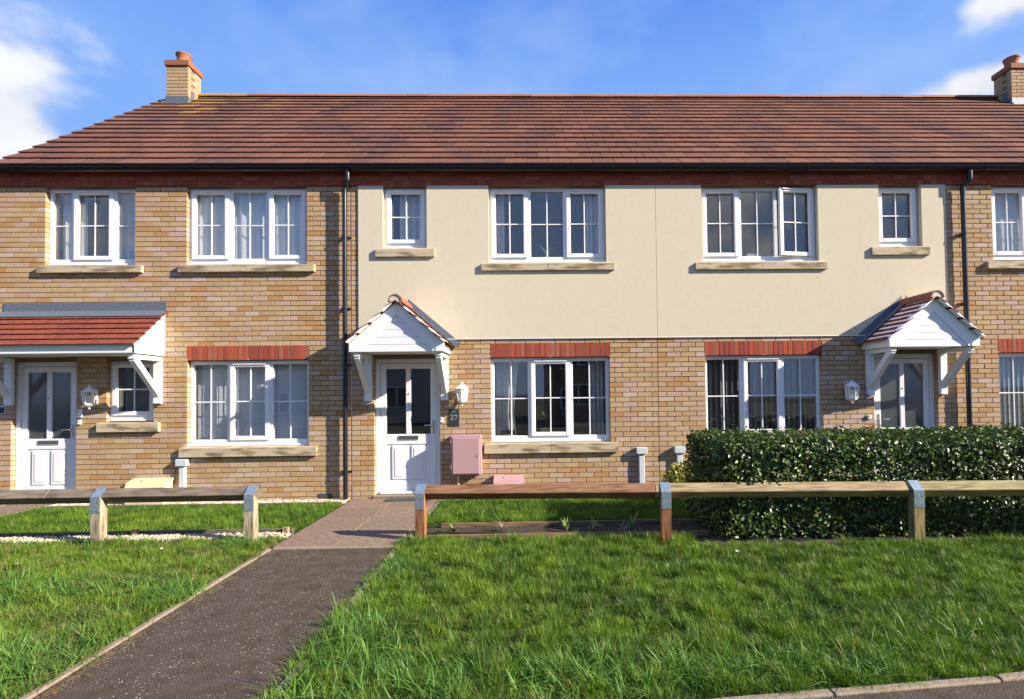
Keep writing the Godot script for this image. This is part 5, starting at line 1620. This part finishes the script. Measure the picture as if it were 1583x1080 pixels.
	for i in 9:
		var sl := MB.new(); sl.col = Color(0.09, 0.09, 0.095); sl.box(Vector3(-0.092 + i * 0.0215, 0.004, 0.003), Vector3(-0.08 + i * 0.0215, 0.056, 0.008))
		put(ab, "slat", sl.mesh(mats.plain))
	var mt := group(self, "door_mat", Vector3(-1.78, 0.014, 0.16))
	tag(mt, "thin dark mat on the slab below the door of number 27", "mat")
	var mb := MB.new(); mb.col = Color(0.05, 0.05, 0.048); mb.cbox(Vector3(-0.33, 0, -0.1), Vector3(0.33, 0.014, 0.1), 0.004)
	put(mt, "pile", mb.mesh(mats.plain))
	var st := MB.new()
	st.cbox(Vector3(-2.34, -0.05, -0.14), Vector3(-1.32, 0.055, 0.035), 0.008)
	var so := put(self, "door_step", st.mesh(mats.concrete)); tag(so, "low concrete step at the door of number 27", "step", "door steps")
	var st2 := MB.new()
	st2.cbox(Vector3(-7.63, -0.05, -0.14), Vector3(-6.66, 0.048, 0.035), 0.008)
	var so2 := put(self, "door_step", st2.mesh(mats.concrete)); tag(so2, "low concrete step at the brick house's door", "step", "door steps")

# ------------------------------------------------------------------ behind the glass
func window_contents() -> void:
	var white := Color(0.56, 0.58, 0.60)
	curtain("curtain", "pale curtain behind the narrow left pane of the brick house upstairs", -7.1, -6.72, 3.6, 4.66, -0.24, white, 3, 0.02)
	curtain("curtain", "pale curtain behind the right pane of the brick house's first window", -6.28, -5.86, 3.6, 4.66, -0.24, Color(0.6, 0.62, 0.66), 3, 0.02)
	curtain("net_curtain", "full width pale curtain in the brick house's wide upstairs window", -5.05, -3.34, 3.56, 4.66, -0.19, Color(0.68, 0.72, 0.76), 13, 0.016)
	vertical_blind("closed pale vertical blind in the brick house's downstairs window", -5.05, -3.31, 0.85, 2.05, -0.24, Color(0.58, 0.62, 0.66), 0.25, 0.079)
	curtain("net_curtain", "white curtain in the small upstairs window of number 27", -1.98, -1.56, 3.8, 4.66, -0.25, Color(0.55, 0.57, 0.6), 4, 0.02)
	curtain("curtain", "white curtain at the left of number 27's wide upstairs window", -0.55, -0.36, 3.58, 4.66, -0.25, white, 2, 0.02)
	curtain("curtain", "white curtain at the right of number 27's wide upstairs window", 0.92, 1.16, 3.58, 4.66, -0.25, white, 3, 0.02)
	curtain("curtain", "grey white gathered curtain at the left of number 27's downstairs window", -0.52, -0.12, 0.86, 2.05, -0.28, Color(0.52, 0.56, 0.56), 5, 0.025, 0.3)
	curtain("curtain", "grey curtain at the right of number 27's downstairs window", 0.94, 1.2, 0.86, 2.05, -0.28, Color(0.40, 0.43, 0.45), 4, 0.022)
	vertical_blind("dark grey vertical blind with turned slats behind the hedge", 2.72, 4.45, 0.85, 2.05, -0.26, Color(0.17, 0.165, 0.17), 0.75, 0.088)
	curtain("net_curtain", "pale net curtain in the upstairs window at the right edge", 7.24, 8.95, 3.56, 4.66, -0.24, Color(0.62, 0.66, 0.68), 12, 0.014)
	vertical_blind("pale vertical blind in the downstairs window at the right edge", 7.27, 9.0, 0.85, 2.05, -0.24, Color(0.36, 0.42, 0.44), 0.35, 0.079)
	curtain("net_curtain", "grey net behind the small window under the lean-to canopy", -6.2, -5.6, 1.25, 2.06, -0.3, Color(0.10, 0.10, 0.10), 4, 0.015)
	var o := group(self, "spider_plant", Vector3(0.3, 3.64, -0.2))
	tag(o, "spider plant on the sill of number 27's wide upstairs window", "plant")
	strap_plant(o, 11, 0.36, 0.006, 0.75, Color(0.42, 0.5, 0.34), 3, "leafy")
	var pt := MB.new(); pt.col = Color(0.5, 0.5, 0.5); pt.xf.origin = Vector3(0, -0.07, 0)
	pt.lathe([Vector2(0.0, 0), Vector2(0.045, 0.0), Vector2(0.06, 0.09), Vector2(0.052, 0.09), Vector2(0.0, 0.08)], 14)
	put(o, "pot", pt.mesh(mats.plain))
	var h := group(self, "potted_plant", Vector3(0.24, 0.905, -0.26))
	tag(h, "bright green potted plant on number 27's downstairs sill", "plant")
	var pot := MB.new(); pot.col = Color(0.34, 0.25, 0.13)
	pot.lathe([Vector2(0.0, 0), Vector2(0.075, 0.0), Vector2(0.085, 0.1), Vector2(0.075, 0.1), Vector2(0.0, 0.09)], 16)
	put(h, "pot", pot.mesh(mats.plain))
	var st := MB.new(); st.col = Color(0.12, 0.14, 0.04); st.tube([Vector3(0, 0.08, 0), Vector3(0.01, 0.2, 0), Vector3(0, 0.28, 0)], 0.006, 6)
	put(h, "stem", st.mesh(mats.plain))
	var hd := group(h, "crown", Vector3(0, 0.27, 0))
	strap_plant(hd, 22, 0.15, 0.016, 0.9, Color(0.20, 0.38, 0.06), 6, "leafy")
	var rd := group(self, "radio", Vector3(-0.33, 0.905, -0.2))
	tag(rd, "small black radio on the left of number 27's downstairs sill", "radio")
	var rb := MB.new(); rb.cbox(Vector3(-0.1, 0, -0.05), Vector3(0.1, 0.09, 0.05), 0.01)
	put(rd, "case", rb.mesh(mats.plastic_black))
	var rs := MB.new(); rs.cbox(Vector3(-0.085, 0.008, 0.046), Vector3(0.085, 0.02, 0.053), 0.002)
	put(rd, "trim", rs.mesh(mats.chrome))
	var cd := group(self, "cards", Vector3(3.52, 3.635, -0.17))
	tag(cd, "white cards standing on the sill of the right upstairs window", "cards")
	for x in [-0.06, 0.0, 0.06]:
		var cb := MB.new(); cb.box(Vector3(-0.028, 0, -0.001), Vector3(0.028, 0.06, 0.001))
		put(cd, "card", cb.mesh(mats.plain), Transform3D(Basis.from_euler(Vector3(-0.15, x * 4, 0)), Vector3(x, 0, 0)))
	var ch := group(self, "dining_chair", Vector3(0.86, 0.03, -0.95))
	tag(ch, "wooden chair back seen dimly through number 27's downstairs window", "chair")
	var wood := Color(0.20, 0.10, 0.045)
	for q in [[-0.2, -0.2], [0.2, -0.2], [-0.2, 0.2], [0.2, 0.2]]:
		var lg := MB.new(); lg.col = wood; lg.cbox(Vector3(q[0] - 0.02, 0, q[1] - 0.02), Vector3(q[0] + 0.02, 0.46 if q[1] < 0 else 1.05, q[1] + 0.02), 0.004)
		put(ch, "leg", lg.mesh(mats.plain))
	var se := MB.new(); se.col = wood; se.cbox(Vector3(-0.23, 0.46, -0.23), Vector3(0.23, 0.49, 0.23), 0.006)
	put(ch, "seat", se.mesh(mats.plain))
	for y in [0.65, 0.8, 0.97]:
		var br := MB.new(); br.col = wood; br.cbox(Vector3(-0.18, y, 0.19), Vector3(0.18, y + 0.07, 0.21), 0.004)
		put(ch, "back_slat", br.mesh(mats.plain))

# ------------------------------------------------------------------ the scene
func _ready() -> void:
	rng.seed = 2024
	var cam := Camera3D.new()
	cam.name = "camera"
	cam.projection = Camera3D.PROJECTION_FRUSTUM
	cam.near = 0.05
	cam.far = 400.0
	cam.size = 0.05 * 1080.0 / 805.0
	cam.frustum_offset = Vector2(-45.5, 52.64) / 805.0 * 0.05
	cam.transform = Transform3D(Basis(Vector3(0.99965747, -0.01162767, 0.02344637), Vector3(0.01109939, 0.9996844, 0.02253686), Vector3(-0.02370102, -0.0222689, 0.99947104)).orthonormalized(), Vector3(0, 1.52, 7.85))
	add_child(cam)
	var sun := DirectionalLight3D.new()
	sun.name = "sun"
	sun.light_energy = 1.6
	sun.light_color = Color(1.0, 0.955, 0.88)
	sun.light_angular_distance = 0.53
	sun.shadow_enabled = true
	sun.look_at_from_position(Vector3(2.82, 1.56, 1.0), Vector3.ZERO)
	add_child(sun)
	var env := Environment.new()
	env.background_mode = Environment.BG_SKY
	var sky := Sky.new()
	var pano := PanoramaSkyMaterial.new()
	pano.panorama = ImageTexture.create_from_image(make_sky())
	sky.sky_material = pano
	env.sky = sky
	env.background_energy_multiplier = 0.43
	env.tonemap_mode = Environment.TONE_MAPPER_LINEAR
	env.tonemap_exposure = 2.25
	env.sdfgi_enabled = true
	env.ssao_enabled = true
	env.ssil_enabled = true
	var we := WorldEnvironment.new()
	we.name = "environment"
	we.environment = env
	add_child(we)
	make_materials()
	shared_meshes()
	ground()
	houses()
	across_the_road()
	fences()
	boards()
	hedge()
	wall_things()
	window_contents()
	small_shrub()
	bed_plants()
	gravel("cream gravel strip along the foot of the brick house", -6.9, -2.68, 0.02, 0.29, 5200, 1)
	gravel("cream gravel strip along the wall of number 27", -1.25, 1.9, 0.02, 0.23, 3600, 2)
	gravel("cream gravel strip between the left board edging and front lawn", -7.0, -2.68, 1.90, 2.1, 3600, 3)
	path_litter()
	daisies()
	lawns()
